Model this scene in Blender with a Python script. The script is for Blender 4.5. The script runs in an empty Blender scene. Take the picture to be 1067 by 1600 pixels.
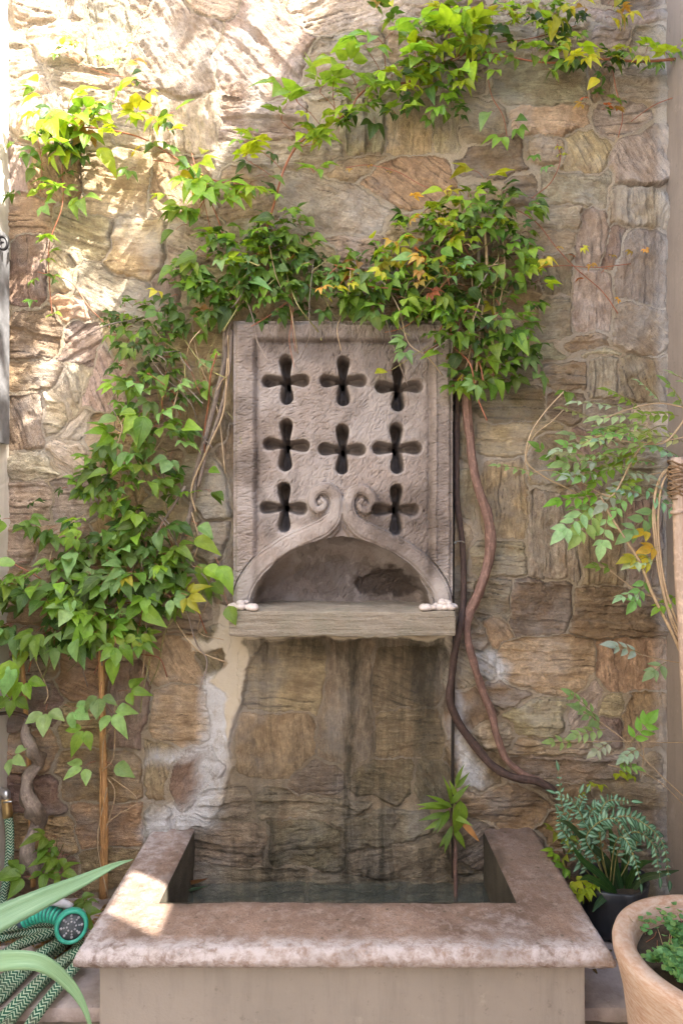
import bpy, math, random
import numpy as np
from mathutils import Vector, Matrix, Quaternion
random.seed(7); np.random.seed(7)
SC = bpy.context.scene
COL = SC.collection
# ------------------------------------------------------------------ camera, world, sun, exposure
FPX, CX, CY, DW, HC = 1072.0, 533.5, 820.0, 2.32, 1.6
cam_d = bpy.data.cameras.new('camera'); cam = bpy.data.objects.new('camera', cam_d); COL.objects.link(cam)
cam.location = (0, -DW, HC); cam.rotation_euler = (math.radians(90), 0, 0)
cam_d.sensor_fit = 'VERTICAL'; cam_d.sensor_height = 36; cam_d.lens = 36*FPX/1600
cam_d.shift_y = 20/1600; cam_d.clip_start = .02; cam_d.clip_end = 500
SC.camera = cam
SUN = Vector((.70, -.50, 1.0)).normalized()          # towards the sun
w = bpy.data.worlds.new('World'); SC.world = w; w.use_nodes = True
nt = w.node_tree; bg = nt.nodes['Background']; sk = nt.nodes.new('ShaderNodeTexSky')
sk.sky_type = 'NISHITA'; sk.sun_disc = False
sk.sun_elevation = math.asin(SUN.z); sk.sun_rotation = math.atan2(SUN.x, SUN.y)
sk.air_density = 1.0; sk.dust_density = 2.5; sk.ozone_density = .6
nt.links.new(sk.outputs[0], bg.inputs[0]); bg.inputs[1].default_value = .12
sd = bpy.data.lights.new('sun', 'SUN'); sun = bpy.data.objects.new('sun', sd); COL.objects.link(sun)
sd.energy = 3.4; sd.angle = math.radians(.5); sd.color = (1, .93, .82)
sun.rotation_euler = SUN.to_track_quat('Z', 'Y').to_euler(); sun.location = SUN*8
SC.view_settings.view_transform = 'Standard'; SC.view_settings.look = 'None'
SC.view_settings.gamma = 1; SC.view_settings.use_curve_mapping = False
SC.view_settings.exposure = 2.95
SC.render.engine = 'CYCLES'
SC.cycles.use_denoising = True; SC.cycles.denoising_prefilter = 'NONE'; SC.cycles.use_adaptive_sampling = False; SC.cycles.max_bounces = 10; SC.cycles.diffuse_bounces = 6; SC.cycles.transparent_max_bounces = 8

def P(px, py, y=0.0):
    d = DW + y
    return Vector(((px-CX)*d/FPX, y, HC-(py-CY)*d/FPX))
def PZ(px, py, z):                                   # a pixel on the horizontal level z
    d = FPX*(HC-z)/(py-CY)
    return Vector(((px-CX)*d/FPX, d-DW, z))

# ------------------------------------------------------------------ noise
def _h(ix, iy, s):
    n = (ix.astype(np.int64)*374761393 + iy.astype(np.int64)*668265263 + int(s)*974634777) & 0xffffffff
    n = ((n ^ (n >> 13))*1274126177) & 0xffffffff
    n = (n ^ (n >> 16)) & 0xffffffff
    return n/4294967295.0
def vn(x, y, s=0):
    x = np.asarray(x, float); y = np.asarray(y, float)
    ix = np.floor(x); iy = np.floor(y); fx = x-ix; fy = y-iy
    fx = fx*fx*(3-2*fx); fy = fy*fy*(3-2*fy)
    a = _h(ix, iy, s); b = _h(ix+1, iy, s); c = _h(ix, iy+1, s); d = _h(ix+1, iy+1, s)
    return (a*(1-fx)+b*fx)*(1-fy)+(c*(1-fx)+d*fx)*fy*1.0
def fbm(x, y, s=0, o=4):
    t = 0; a = .5; f = 1; n = 0
    for i in range(o):
        t = t+a*vn(x*f+i*17.3, y*f-i*9.1, s+i); n += a; a *= .5; f *= 2.03
    return t/n
def ss(a, b, x):
    t = np.clip((x-a)/(b-a), 0, 1); return t*t*(3-2*t)

# ------------------------------------------------------------------ materials
MATS = {}
class NB:
    def __init__(s, name):
        s.m = bpy.data.materials.new(name); s.m.use_nodes = True; s.nt = s.m.node_tree
        s.b = s.nt.nodes['Principled BSDF']; MATS[name] = s.m
    def n(s, t, **k):
        nd = s.nt.nodes.new(t)
        for a, v in k.items(): setattr(nd, a, v)
        return nd
    def l(s, a, b): s.nt.links.new(a, b)
    def noise(s, vec, scale, detail=5, rough=.6, dist=0):
        nd = s.n('ShaderNodeTexNoise'); nd.inputs['Scale'].default_value = scale; nd.inputs['Detail'].default_value = detail
        nd.inputs['Roughness'].default_value = rough; nd.inputs['Distortion'].default_value = dist
        if vec is not None: s.l(vec, nd.inputs['Vector'])
        return nd.outputs['Fac']
    def ramp(s, fac, stops):
        r = s.n('ShaderNodeValToRGB'); e = r.color_ramp.elements
        while len(e) < len(stops): e.new(.5)
        for i, (p, c) in enumerate(stops):
            e[i].position = p; e[i].color = (c, c, c, 1) if isinstance(c, (int, float)) else (*c, 1)
        s.l(fac, r.inputs[0]); return r.outputs[0]
    def mix(s, fac, a, b, mode='MIX'):
        m = s.n('ShaderNodeMix', data_type='RGBA', blend_type=mode)
        for i, v in ((0, fac), (6, a), (7, b)):
            if isinstance(v, (int, float)): m.inputs[i].default_value = v
            elif isinstance(v, tuple): m.inputs[i].default_value = (*v, 1)
            else: s.l(v, m.inputs[i])
        return m.outputs[2]
    def math(s, op, a, b=0.0):
        m = s.n('ShaderNodeMath', operation=op)
        for i, v in ((0, a), (1, b)):
            if isinstance(v, (int, float)): m.inputs[i].default_value = v
            else: s.l(v, m.inputs[i])
        return m.outputs[0]
    def attr(s, name, out='Fac'):
        a = s.n('ShaderNodeAttribute', attribute_name=name); return a.outputs[out]
    def obj(s): return s.n('ShaderNodeTexCoord').outputs['Object']
    def geo(s): return s.n('ShaderNodeNewGeometry').outputs['Position']
    def map(s, vec, sc):
        m = s.n('ShaderNodeMapping'); m.inputs['Scale'].default_value = sc; s.l(vec, m.inputs[0]); return m.outputs[0]
    def bump(s, h, st, dist=.01, prev=None):
        b = s.n('ShaderNodeBump'); b.inputs['Strength'].default_value = st; b.inputs['Distance'].default_value = dist
        s.l(h, b.inputs['Height'])
        if prev is not None: s.l(prev, b.inputs['Normal'])
        return b.outputs[0]
    def done(s, col=None, rough=None, nor=None, **k):
        for nm, v in (('Base Color', col), ('Roughness', rough), ('Normal', nor)):
            if v is None: continue
            if isinstance(v, tuple): s.b.inputs[nm].default_value = (*v, 1)
            elif isinstance(v, (int, float)): s.b.inputs[nm].default_value = v
            else: s.l(v, s.b.inputs[nm])
        for a, v in k.items(): s.b.inputs[a].default_value = v
        return s.m

def wall_mat(name, stone):
    m = NB(name)
    uv = m.n('ShaderNodeUVMap', uv_map='grain').outputs[0]
    pos = m.geo()
    if stone: base = m.n('ShaderNodeObjectInfo').outputs['Color']
    else: base = m.mix(m.ramp(m.noise(pos, 5, 5), [(.35, 0.), (.65, 1.)]), (.42, .32, .20), (.62, .495, .34))
    st = m.noise(m.map(uv, (7, 30, 1)), 1.8, 9, .78, .5)
    st2 = m.noise(m.map(uv, (16, 110, 1)), 1.3, 7, .8, .3)
    big = m.noise(pos, 7, 6, .65)
    fine = m.noise(pos, 95, 9, .9)
    med = m.noise(pos, 26, 9, .8, .1)
    if stone:
        c = m.mix(m.ramp(st, [(.36, 0.), (.62, 1.)]), m.mix(1., base, (.66, .60, .56), 'MULTIPLY'), m.mix(1., base, (1.22, 1.18, 1.12), 'MULTIPLY'))
        c = m.mix(m.ramp(med, [(.40, .65), (.55, 0.)]), c, m.mix(1., base, (.52, .46, .42), 'MULTIPLY'))
        c = m.mix(m.ramp(med, [(.54, 0.), (.68, .6)]), c, m.mix(1., base, (1.5, 1.42, 1.32), 'MULTIPLY'))
        c = m.mix(m.ramp(st2, [(.56, 0.), (.66, .75)]), c, m.mix(1., base, (.32, .27, .24), 'MULTIPLY'))
        c = m.mix(m.ramp(big, [(.5, 0.), (.66, .5)]), c, (.40, .25, .13))
        c = m.mix(m.ramp(m.noise(pos, 4.1, 5, .6), [(.52, 0.), (.64, .55)]), c, (.31, .28, .25))
    else:
        c = m.mix(m.ramp(fine, [(.3, .0), (.75, .75)]), base, (.25, .19, .13))
        c = m.mix(m.ramp(big, [(.4, 0.), (.7, .5)]), c, (.44, .40, .35))
    c = m.mix(m.ramp(fine, [(.56, 0.), (.70, .45)]), c, (.52, .45, .36))
    c = m.mix(m.ramp(fine, [(.30, .6), (.42, 0.)]), c, (.08, .06, .045))
    c = m.mix(m.math('MULTIPLY', m.attr('crack'), .75), c, (.045, .033, .024))
    # lime bloom and algae run down the wall below the spout
    wf = m.math('MULTIPLY', m.attr('lime'), m.ramp(m.noise(m.map(pos, (1, 1, .55)), 22, 9, .8), [(.38, .45), (.50, 1.)]))
    c = m.mix(wf, c, (.80, .79, .79))
    pl = m.attr('plaster')
    c = m.mix(pl, c, m.mix(m.noise(pos, 12, 5), (.52, .44, .32), (.62, .55, .44)))
    kf = m.math('MULTIPLY', m.attr('algae'), m.ramp(m.noise(m.map(pos, (6, 6, .9)), 1.9, 9, .72, .5), [(.34, .15), (.56, 1.)]))
    c = m.mix(m.math('MULTIPLY', kf, .92), c, m.mix(m.ramp(med, [(.35, 0.), (.65, 1.)]), (.030, .028, .019), (.11, .09, .055)))
    h = m.math('ADD', m.math('MULTIPLY', st, 1.2 if stone else .2), m.math('ADD', m.math('MULTIPLY', st2, -.35 if stone else .1), m.math('ADD', m.math('MULTIPLY', fine, .55), m.math('MULTIPLY', med, 1.1))))
    keep = m.math('SUBTRACT', 1.0, m.math('MULTIPLY', pl, .75))
    nrm = m.bump(m.math('MULTIPLY', h, keep), .95, .014)
    rg = m.math('SUBTRACT', .88, m.math('MULTIPLY', m.attr('algae'), .28))
    return m.done(c, rg, nrm)
M_STONE = wall_mat('rubble_stone', True); M_MORTAR = wall_mat('sandy_mortar', False)

def carved_mat():
    m = NB('carved_stone'); pos = m.geo()
    big = m.noise(pos, 5, 5, .6); mid = m.noise(pos, 22, 6, .7); fine = m.noise(pos, 160, 4, .7)
    c = m.mix(m.ramp(big, [(.35, 0.), (.65, 1.)]), (.155, .122, .10), (.30, .24, .205))
    c = m.mix(m.ramp(mid, [(.38, 0.), (.7, .75)]), c, (.31, .26, .235))
    c = m.mix(m.ramp(m.noise(pos, 4.5, 6, .6), [(.47, 0.), (.60, .75)]), c, (.36, .32, .30))
    c = m.mix(m.ramp(m.noise(m.map(pos, (1, 1, .4)), 9, 7, .7), [(.55, 0.), (.68, .55)]), c, (.10, .075, .06))
    c = m.mix(m.ramp(fine, [(.5, 0.), (.75, .5)]), c, (.42, .35, .31))
    c = m.mix(m.attr('wear'), c, (.50, .45, .42))
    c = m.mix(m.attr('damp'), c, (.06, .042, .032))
    h = m.math('ADD', m.math('MULTIPLY', mid, 1.), m.math('MULTIPLY', fine, .5))
    return m.done(c, .85, m.bump(h, .8, .006))
M_CARVED = carved_mat()
def shelf_mat():
    m = NB('shelf_stone'); pos = m.geo()
    st = m.noise(m.map(pos, (3, 3, 45)), 2, 6, .7, .5); fine = m.noise(pos, 120, 5, .7)
    c = m.mix(m.ramp(st, [(.3, 0.), (.7, 1.)]), (.24, .20, .15), (.46, .40, .32))
    c = m.mix(m.ramp(m.noise(pos, 8, 4), [(.5, 0.), (.7, .5)]), c, (.22, .23, .17))
    c = m.mix(m.ramp(fine, [(.5, 0.), (.8, .5)]), c, (.5, .44, .37))
    return m.done(c, .85, m.bump(m.math('ADD', st, m.math('MULTIPLY', fine, .5)), 1., .014))
M_SHELF = shelf_mat()
def rim_mat():
    m = NB('basin_rim_stone'); pos = m.geo()
    big = m.noise(pos, 6, 6, .65); mid = m.noise(pos, 38, 6, .7, .3); fine = m.noise(pos, 210, 4, .7)
    c = m.mix(m.ramp(big, [(.35, 0.), (.66, 1.)]), (.18, .115, .085), (.41, .28, .215))
    c = m.mix(m.ramp(mid, [(.48, 0.), (.62, .7)]), c, (.44, .34, .29))
    c = m.mix(m.ramp(m.noise(pos, 17, 6, .7), [(.58, 0.), (.68, .5)]), c, (.11, .08, .055))
    c = m.mix(m.ramp(fine, [(.50, 0.), (.72, .6)]), c, (.10, .07, .05))
    vo = m.n('ShaderNodeTexVoronoi'); vo.inputs['Scale'].default_value = 26; m.l(pos, vo.inputs['Vector'])
    c = m.mix(m.ramp(vo.outputs['Distance'], [(.04, .8), (.16, 0.)]), c, (.07, .06, .035))
    wf = m.math('MULTIPLY', m.attr('wear'), m.ramp(mid, [(.36, .15), (.58, 1.)]))
    c = m.mix(wf, c, (.62, .56, .56))
    dk = m.math('MULTIPLY', m.attr('damp'), m.ramp(big, [(.38, .15), (.6, .9)]))
    c = m.mix(dk, c, (.10, .07, .05))
    return m.done(c, .82, m.bump(m.math('ADD', mid, m.math('MULTIPLY', fine, .5)), .9, .009))
M_RIM = rim_mat()
def plaster_mat(name, a, b, sc=3., fine=.25):
    m = NB(name); pos = m.geo()
    c = m.mix(m.ramp(m.noise(pos, sc, 6, .6), [(.3, 0.), (.7, 1.)]), a, b)
    c = m.mix(m.ramp(m.noise(m.map(pos, (6, 6, .8)), 2.5, 7, .7), [(.48, 0.), (.7, .4)]), c, tuple(x*.6 for x in a))
    c = m.mix(m.ramp(m.noise(pos, 34, 9, .8), [(.58, 0.), (.66, .5)]), c, tuple(x*.55 for x in a))
    c = m.mix(m.ramp(m.noise(pos, 9, 8, .75), [(.60, 0.), (.68, .45)]), c, tuple(min(.9, x*1.35) for x in b))
    h = m.noise(pos, 140, 5, .7)
    return m.done(c, .9, m.bump(m.math('ADD', h, m.math('MULTIPLY', m.noise(pos, 18, 3), 2.)), fine, .004))
M_PLINTH = plaster_mat('plinth_render', (.31, .275, .24), (.38, .335, .295))
M_WALLR = plaster_mat('pink_grey_render', (.27, .225, .195), (.32, .27, .235))
M_WALLL = plaster_mat('pale_render', (.62, .57, .50), (.72, .67, .60))
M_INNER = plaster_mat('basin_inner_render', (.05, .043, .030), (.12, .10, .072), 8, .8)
M_LEDGE = plaster_mat('ledge_stone', (.36, .29, .26), (.56, .48, .45), 14, .6)
M_GROUND = plaster_mat('ground_paving', (.26, .22, .18), (.36, .31, .26), 5, .5)
M_SOIL = plaster_mat('dark_soil', (.035, .025, .018), (.08, .06, .04), 30, 1.)
M_RISER = plaster_mat('ledge_riser_render', (.20, .17, .14), (.28, .24, .20), 5, .4)

def leaf_mat(name, src):
    m = NB(name)
    base = m.n('ShaderNodeObjectInfo').outputs['Color'] if src == 'obj' else m.attr('tint', 'Color')
    uv = m.n('ShaderNodeUVMap', uv_map='leaf').outputs[0]
    sp = m.n('ShaderNodeSeparateXYZ'); m.l(uv, sp.inputs[0])
    au = m.math('ABSOLUTE', sp.outputs[0])
    mid = m.ramp(au, [(0., 1.), (.07, 0.)])
    vein = m.math('FRACT', m.math('MULTIPLY', m.math('SUBTRACT', sp.outputs[1], m.math('MULTIPLY', au, .35)), 7.))
    vr = m.ramp(vein, [(0., 1.), (.12, 0.), (.88, 0.), (1., 1.)])
    c = m.mix(m.ramp(m.noise(m.geo(), 45, 4), [(.3, 0.), (.7, 1.)]), m.mix(1., base, (.75, .8, .7), 'MULTIPLY'), m.mix(1., base, (1.25, 1.2, 1.2), 'MULTIPLY'))
    c = m.mix(m.math('MULTIPLY', m.math('MAXIMUM', mid, m.math('MULTIPLY', vr, .45)), .5), c, m.mix(.5, base, (.35, .45, .16)))
    h = m.math('SUBTRACT', 0., m.math('MAXIMUM', mid, vr))
    nr = m.bump(h, .35, .002)
    m.done(c, .42, nr)
    m.b.inputs['Specular IOR Level'].default_value = .45
    tr = m.n('ShaderNodeBsdfTranslucent'); m.l(m.mix(1., c, (1.9, 1.7, .75), 'MULTIPLY'), tr.inputs[0]); m.l(nr, tr.inputs['Normal'])
    mx = m.n('ShaderNodeMixShader'); mx.inputs[0].default_value = .42
    m.l(m.b.outputs[0], mx.inputs[1]); m.l(tr.outputs[0], mx.inputs[2])
    m.l(mx.outputs[0], m.nt.nodes['Material Output'].inputs[0])
    return m.m
M_LEAF = leaf_mat('leaf_green', 'obj'); M_LEAFS = leaf_mat('leaf_green_mass', 'vc')
def bark_mat(name, a, b, sc=60, rough=.8, bst=.6):
    m = NB(name); uv = m.n('ShaderNodeUVMap', uv_map='UVMap').outputs[0]
    st = m.noise(m.map(uv, (8, 14, 1)), 1.5, 6, .7); pos = m.geo(); f = m.noise(pos, sc, 5, .7)
    rings = m.noise(m.map(uv, (.6, 90, 1)), 1., 3)
    c = m.mix(m.ramp(st, [(.3, 0.), (.7, 1.)]), a, b)
    c = m.mix(m.ramp(f, [(.5, 0.), (.72, .5)]), c, tuple(min(1, x*1.8) for x in b))
    return m.done(c, rough, m.bump(m.math('ADD', m.math('ADD', st, rings), f), bst, .003))
M_BARK = bark_mat('reddish_bark', (.11, .06, .045), (.25, .15, .12)); M_BARKD = bark_mat('dark_wet_bark', (.035, .022, .018), (.09, .055, .045))
M_BARKG = bark_mat('grey_brown_bark', (.13, .10, .08), (.30, .24, .20)); M_CANE = bark_mat('orange_cane', (.34, .17, .06), (.55, .32, .14), 30, .6, .3)
M_BAMBOO = bark_mat('pinkish_bamboo', (.36, .25, .18), (.50, .38, .30), 30, .5, .2); M_TWIG = bark_mat('pale_twig', (.33, .22, .13), (.50, .38, .24), 40, .7, .3)
M_REDSTEM = bark_mat('red_stem', (.22, .07, .04), (.36, .14, .07), 40, .6, .2); M_TWINE = bark_mat('brown_twine', (.15, .09, .05), (.28, .18, .10), 90)
M_GSTEM = bark_mat('green_brown_stem', (.16, .14, .05), (.30, .28, .10), 40, .6, .2)
def simple(name, col, rough=.5, metal=0., bumpsc=None, bst=.2):
    m = NB(name); f = m.noise(m.geo(), bumpsc or 40, 4, .6)
    c = m.mix(m.ramp(f, [(.35, 0.), (.7, 1.)]), tuple(x*.75 for x in col), tuple(min(1, x*1.2) for x in col))
    return m.done(c, rough, m.bump(f, bst, .002), Metallic=metal)
M_PEBBLE = simple('white_pebble', (.66, .58, .54), .7, 0, 60); M_BLACKP = simple('black_plastic', (.03, .034, .04), .35, 0, 25, .5)
M_TEAL = simple('teal_plastic', (.045, .42, .30), .4); M_GREYP = simple('grey_plastic', (.07, .10, .14), .45); M_LGREY = simple('light_grey_plastic', (.42, .42, .46), .35)
M_DIAL = simple('dark_dial_plastic', (.10, .115, .13), .5); M_BRASS = simple('brass', (.62, .45, .22), .35, .9); M_IRON = simple('black_iron', (.02, .018, .018), .45, .3)
M_STEEL = simple('steel_clip', (.55, .55, .55), .35, .9); M_GREYM = simple('grey_painted_metal', (.20, .20, .21), .5, .2); M_CABLE = simple('dark_cable', (.02, .016, .014), .5)
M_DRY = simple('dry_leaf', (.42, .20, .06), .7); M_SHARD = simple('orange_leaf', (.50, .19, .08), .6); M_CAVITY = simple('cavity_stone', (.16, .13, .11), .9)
def terra():
    m = NB('terracotta'); pos = m.geo(); big = m.noise(pos, 7, 5, .6); f = m.noise(m.map(pos, (1, 1, 5)), 30, 5, .7)
    c = m.mix(m.ramp(big, [(.3, 0.), (.7, 1.)]), (.40, .235, .155), (.52, .35, .25))
    c = m.mix(m.ramp(f, [(.40, 0.), (.62, .75)]), c, (.62, .51, .43))
    c = m.mix(m.ramp(m.noise(pos, 60, 4), [(.6, 0.), (.75, .35)]), c, (.25, .13, .08))
    return m.done(c, .75, m.bump(m.math('ADD', f, big), .3, .003))
M_TERRA = terra()
def hose_mat():
    m = NB('braided_hose'); uv = m.n('ShaderNodeUVMap', uv_map='UVMap').outputs[0]
    sp = m.n('ShaderNodeSeparateXYZ'); m.l(uv, sp.inputs[0])
    u = m.math('MULTIPLY', sp.outputs[0], 5.); tri = m.math('ABSOLUTE', m.math('SUBTRACT', m.math('FRACT', u), .5))
    s = m.math('FRACT', m.math('ADD', m.math('MULTIPLY', sp.outputs[1], 105.), m.math('MULTIPLY', tri, 1.8)))
    k = m.ramp(s, [(.58, 0.), (.66, 1.)])
    c = m.mix(k, (.008, .10, .055), (.50, .62, .45))
    c = m.mix(m.ramp(m.noise(m.geo(), 25, 6, .7), [(.45, 0.), (.68, .7)]), c, (.11, .085, .055))
    return m.done(c, .7, m.bump(s, .4, .002))
M_HOSE = hose_mat()
def water_mat():
    m = NB('pool_water'); pos = m.geo()
    m.done((.15, .17, .145), .03, m.bump(m.noise(pos, 14, 3), .25, .004))
    m.b.inputs['IOR'].default_value = 1.33; m.b.inputs['Alpha'].default_value = .35
    return m.m
M_WATER = water_mat()
def agave_mat():
    m = NB('agave_skin'); uv = m.n('ShaderNodeUVMap', uv_map='leaf').outputs[0]
    st = m.noise(m.map(uv, (9, 2.5, 1)), 2, 5, .6)
    c = m.mix(m.ramp(st, [(.3, 0.), (.7, 1.)]), (.13, .28, .13), (.30, .46, .27))
    return m.done(c, .45, m.bump(st, .2, .003))
M_AGAVE = agave_mat()
def fern_mat():
    m = NB('silver_fern_leaf'); uv = m.n('ShaderNodeUVMap', uv_map='leaf').outputs[0]
    sp = m.n('ShaderNodeSeparateXYZ'); m.l(uv, sp.inputs[0])
    k = m.ramp(m.math('ABSOLUTE', sp.outputs[0]), [(.15, 1.), (.9, 0.)])
    c = m.mix(k, (.025, .10, .035), (.17, .31, .20))
    return m.done(c, .45)
M_FERN = fern_mat()

# ------------------------------------------------------------------ object helpers
def link(o, parent=None):
    COL.objects.link(o)
    if parent is not None: o.parent = parent; o.location = o.location-parent.location
    return o
def tag(o, label, cat, group=None, kind=None):
    o['label'] = label
    if cat: o['category'] = cat
    if group: o['group'] = group
    if kind: o['kind'] = kind
    return o
def empty(name, loc, label, cat, group=None):
    o = bpy.data.objects.new(name, None); COL.objects.link(o); o.location = loc; o.empty_display_size = .05
    return tag(o, label, cat, group)
def mesh_np(name, V, F, mat, smooth=True, uv=None, uvname='UVMap', attrs=None, mats=None, mi=None):
    """V (n,3); F (m,k) all the same size, or list of arrays"""
    me = bpy.data.meshes.new(name)
    V = np.asarray(V, np.float32); Fs = F if isinstance(F, list) else [F]
    Fs = [np.asarray(f, np.int32) for f in Fs if len(f)]
    idx = np.concatenate([f.ravel() for f in Fs]); tot = np.concatenate([np.full(len(f), f.shape[1], np.int32) for f in Fs])
    st = np.concatenate([[0], np.cumsum(tot)[:-1]]).astype(np.int32)
    me.vertices.add(len(V)); me.vertices.foreach_set('co', V.ravel())
    me.loops.add(len(idx)); me.loops.foreach_set('vertex_index', idx)
    me.polygons.add(len(tot)); me.polygons.foreach_set('loop_start', st); me.polygons.foreach_set('loop_total', tot)
    me.polygons.foreach_set('use_smooth', np.full(len(tot), smooth))
    if uv is not None:
        l = me.uv_layers.new(name=uvname); uv = np.asarray(uv, np.float32)
        l.data.foreach_set('uv', (uv[idx] if len(uv) == len(V) else uv).ravel())
    for k, a in (attrs or {}).items():
        a = np.asarray(a, np.float32)
        if a.ndim == 1: me.attributes.new(k, 'FLOAT', 'POINT').data.foreach_set('value', a)
        else: me.attributes.new(k, 'FLOAT_COLOR', 'POINT').data.foreach_set('color', np.c_[a, np.ones(len(a))].astype(np.float32).ravel())
    for mm in (mats or [mat]): me.materials.append(mm)
    if mi is not None: me.polygons.foreach_set('material_index', np.asarray(mi, np.int32))
    me.update(calc_edges=True); me.validate()
    return me
def ob(name, me, parent=None, loc=(0, 0, 0)):
    o = bpy.data.objects.new(name, me); o.location = loc; return link(o, parent)
class MB:
    """collects verts / quads / tris with uv"""
    def __init__(s): s.v = []; s.f4 = []; s.f3 = []; s.uv = []; s.n = 0; s.m4 = []; s.m3 = []; s.t = []
    def add(s, V, F4=(), F3=(), uv=None, mat=0, tint=None):
        V = np.asarray(V, float).reshape(-1, 3); s.v.append(V)
        s.uv.append(np.zeros((len(V), 2)) if uv is None else np.asarray(uv, float))
        s.t.append(np.tile(np.asarray(tint if tint is not None else (.1, .2, .05), float), (len(V), 1)))
        if len(F4): s.f4.append(np.asarray(F4)+s.n); s.m4 += [mat]*len(F4)
        if len(F3): s.f3.append(np.asarray(F3)+s.n); s.m3 += [mat]*len(F3)
        s.n += len(V)
    def mesh(s, name, mat, smooth=True, uvname='UVMap', mats=None, tint=False):
        V = np.concatenate(s.v); fs = []
        if s.f4: fs.append(np.concatenate(s.f4))
        if s.f3: fs.append(np.concatenate(s.f3))
        return mesh_np(name, V, fs, mat, smooth, np.concatenate(s.uv), uvname, {'tint': np.concatenate(s.t)} if tint else None, mats, (s.m4+s.m3) if mats else None)
    def build(s, name, mat, parent=None, smooth=True, org=None, **k):
        if org is not None: s.v = [v-np.asarray(org) for v in s.v]
        return ob(name, s.mesh(name, mat, smooth, **k), parent, org if org is not None else (0, 0, 0))
def catmull(pts, sub=6):
    pts = [np.asarray(p, float) for p in pts]
    if len(pts) < 3: return np.array([pts[0]+(pts[-1]-pts[0])*t for t in np.linspace(0, 1, sub+1)])
    q = [2*pts[0]-pts[1]]+pts+[2*pts[-1]-pts[-2]]; out = []
    for i in range(1, len(q)-2):
        for t in np.linspace(0, 1, sub, endpoint=False):
            a, b, c, d = q[i-1:i+3]
            out.append(.5*((2*b)+(-a+c)*t+(2*a-5*b+4*c-d)*t*t+(-a+3*b-3*c+d)*t**3))
    out.append(pts[-1]); return np.array(out)
def tube(mb, pts, r, seg=8, sub=6, wob=0., mat=0, cap=True, seed=0, tint=None, raw=False):
    C = np.asarray(pts, float) if raw else catmull(pts, sub); n = len(C)
    R = np.interp(np.linspace(0, 1, n), np.linspace(0, 1, len(r)), r) if hasattr(r, '__len__') else np.full(n, r)
    T = np.gradient(C, axis=0); T /= np.linalg.norm(T, axis=1)[:, None]+1e-9
    a = np.array([0, 0, 1.]) if abs(T[0][2]) < .9 else np.array([1., 0, 0])
    N = np.cross(T[0], a); N /= np.linalg.norm(N); L = np.r_[0, np.cumsum(np.linalg.norm(np.diff(C, axis=0), axis=1))]
    V = []; UV = []
    for i in range(n):
        N = N-T[i]*np.dot(N, T[i]); N /= np.linalg.norm(N)+1e-9; B = np.cross(T[i], N)
        for k in range(seg+1):
            an = 2*math.pi*k/seg; rr = R[i]
            if wob: rr *= 1+wob*(float(vn(np.array(L[i]*25+seed), np.array((k % seg)*1.3), 5))-.5)*2
            V.append(C[i]+(N*math.cos(an)+B*math.sin(an))*rr); UV.append((k/seg, L[i]))
    F = [(i*(seg+1)+k, i*(seg+1)+k+1, (i+1)*(seg+1)+k+1, (i+1)*(seg+1)+k) for i in range(n-1) for k in range(seg)]
    F3 = []
    if cap:
        V += [C[0], C[-1]]; UV += [(0, 0), (0, L[-1])]; c0 = len(V)-2
        F3 = [(c0, k+1, k) for k in range(seg)]+[(c0+1, (n-1)*(seg+1)+k, (n-1)*(seg+1)+k+1) for k in range(seg)]
    mb.add(V, F, F3, UV, mat, tint)
def lathe(mb, prof, seg=32, M=None, mat=0, wob=0.):
    """prof: (r,z) list, closed at axis when r=0"""
    V = []
    for j, (r, z) in enumerate(prof):
        for k in range(seg):
            a = 2*math.pi*k/seg; rr = r*(1+wob*math.sin(a*2+1)+wob*.6*math.sin(a*3+j*.1))
            V.append((rr*math.cos(a), rr*math.sin(a), z))
    V = np.array(V)
    if M is not None: V = (np.array(M.to_3x3())@V.T).T+np.array(M.translation)
    F = [(j*seg+k, j*seg+(k+1) % seg, (j+1)*seg+(k+1) % seg, (j+1)*seg+k) for j in range(len(prof)-1) for k in range(seg)]
    mb.add(V, F, (), None, mat)
def box(mb, a, b, mat=0):
    x0, y0, z0 = a; x1, y1, z1 = b
    V = [(x0, y0, z0), (x1, y0, z0), (x1, y1, z0), (x0, y1, z0), (x0, y0, z1), (x1, y0, z1), (x1, y1, z1), (x0, y1, z1)]
    mb.add(V, [(0, 3, 2, 1), (4, 5, 6, 7), (0, 1, 5, 4), (1, 2, 6, 5), (2, 3, 7, 6), (3, 0, 4, 7)], (), None, mat)

# ================================================================== THE SETTING
mb = MB(); box(mb, (-40, -60, -.3), (40, 25, 0)); g = mb.build('ground', M_GROUND, smooth=False); tag(g, 'paved courtyard ground in front of the fountain', None, kind='structure')

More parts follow.
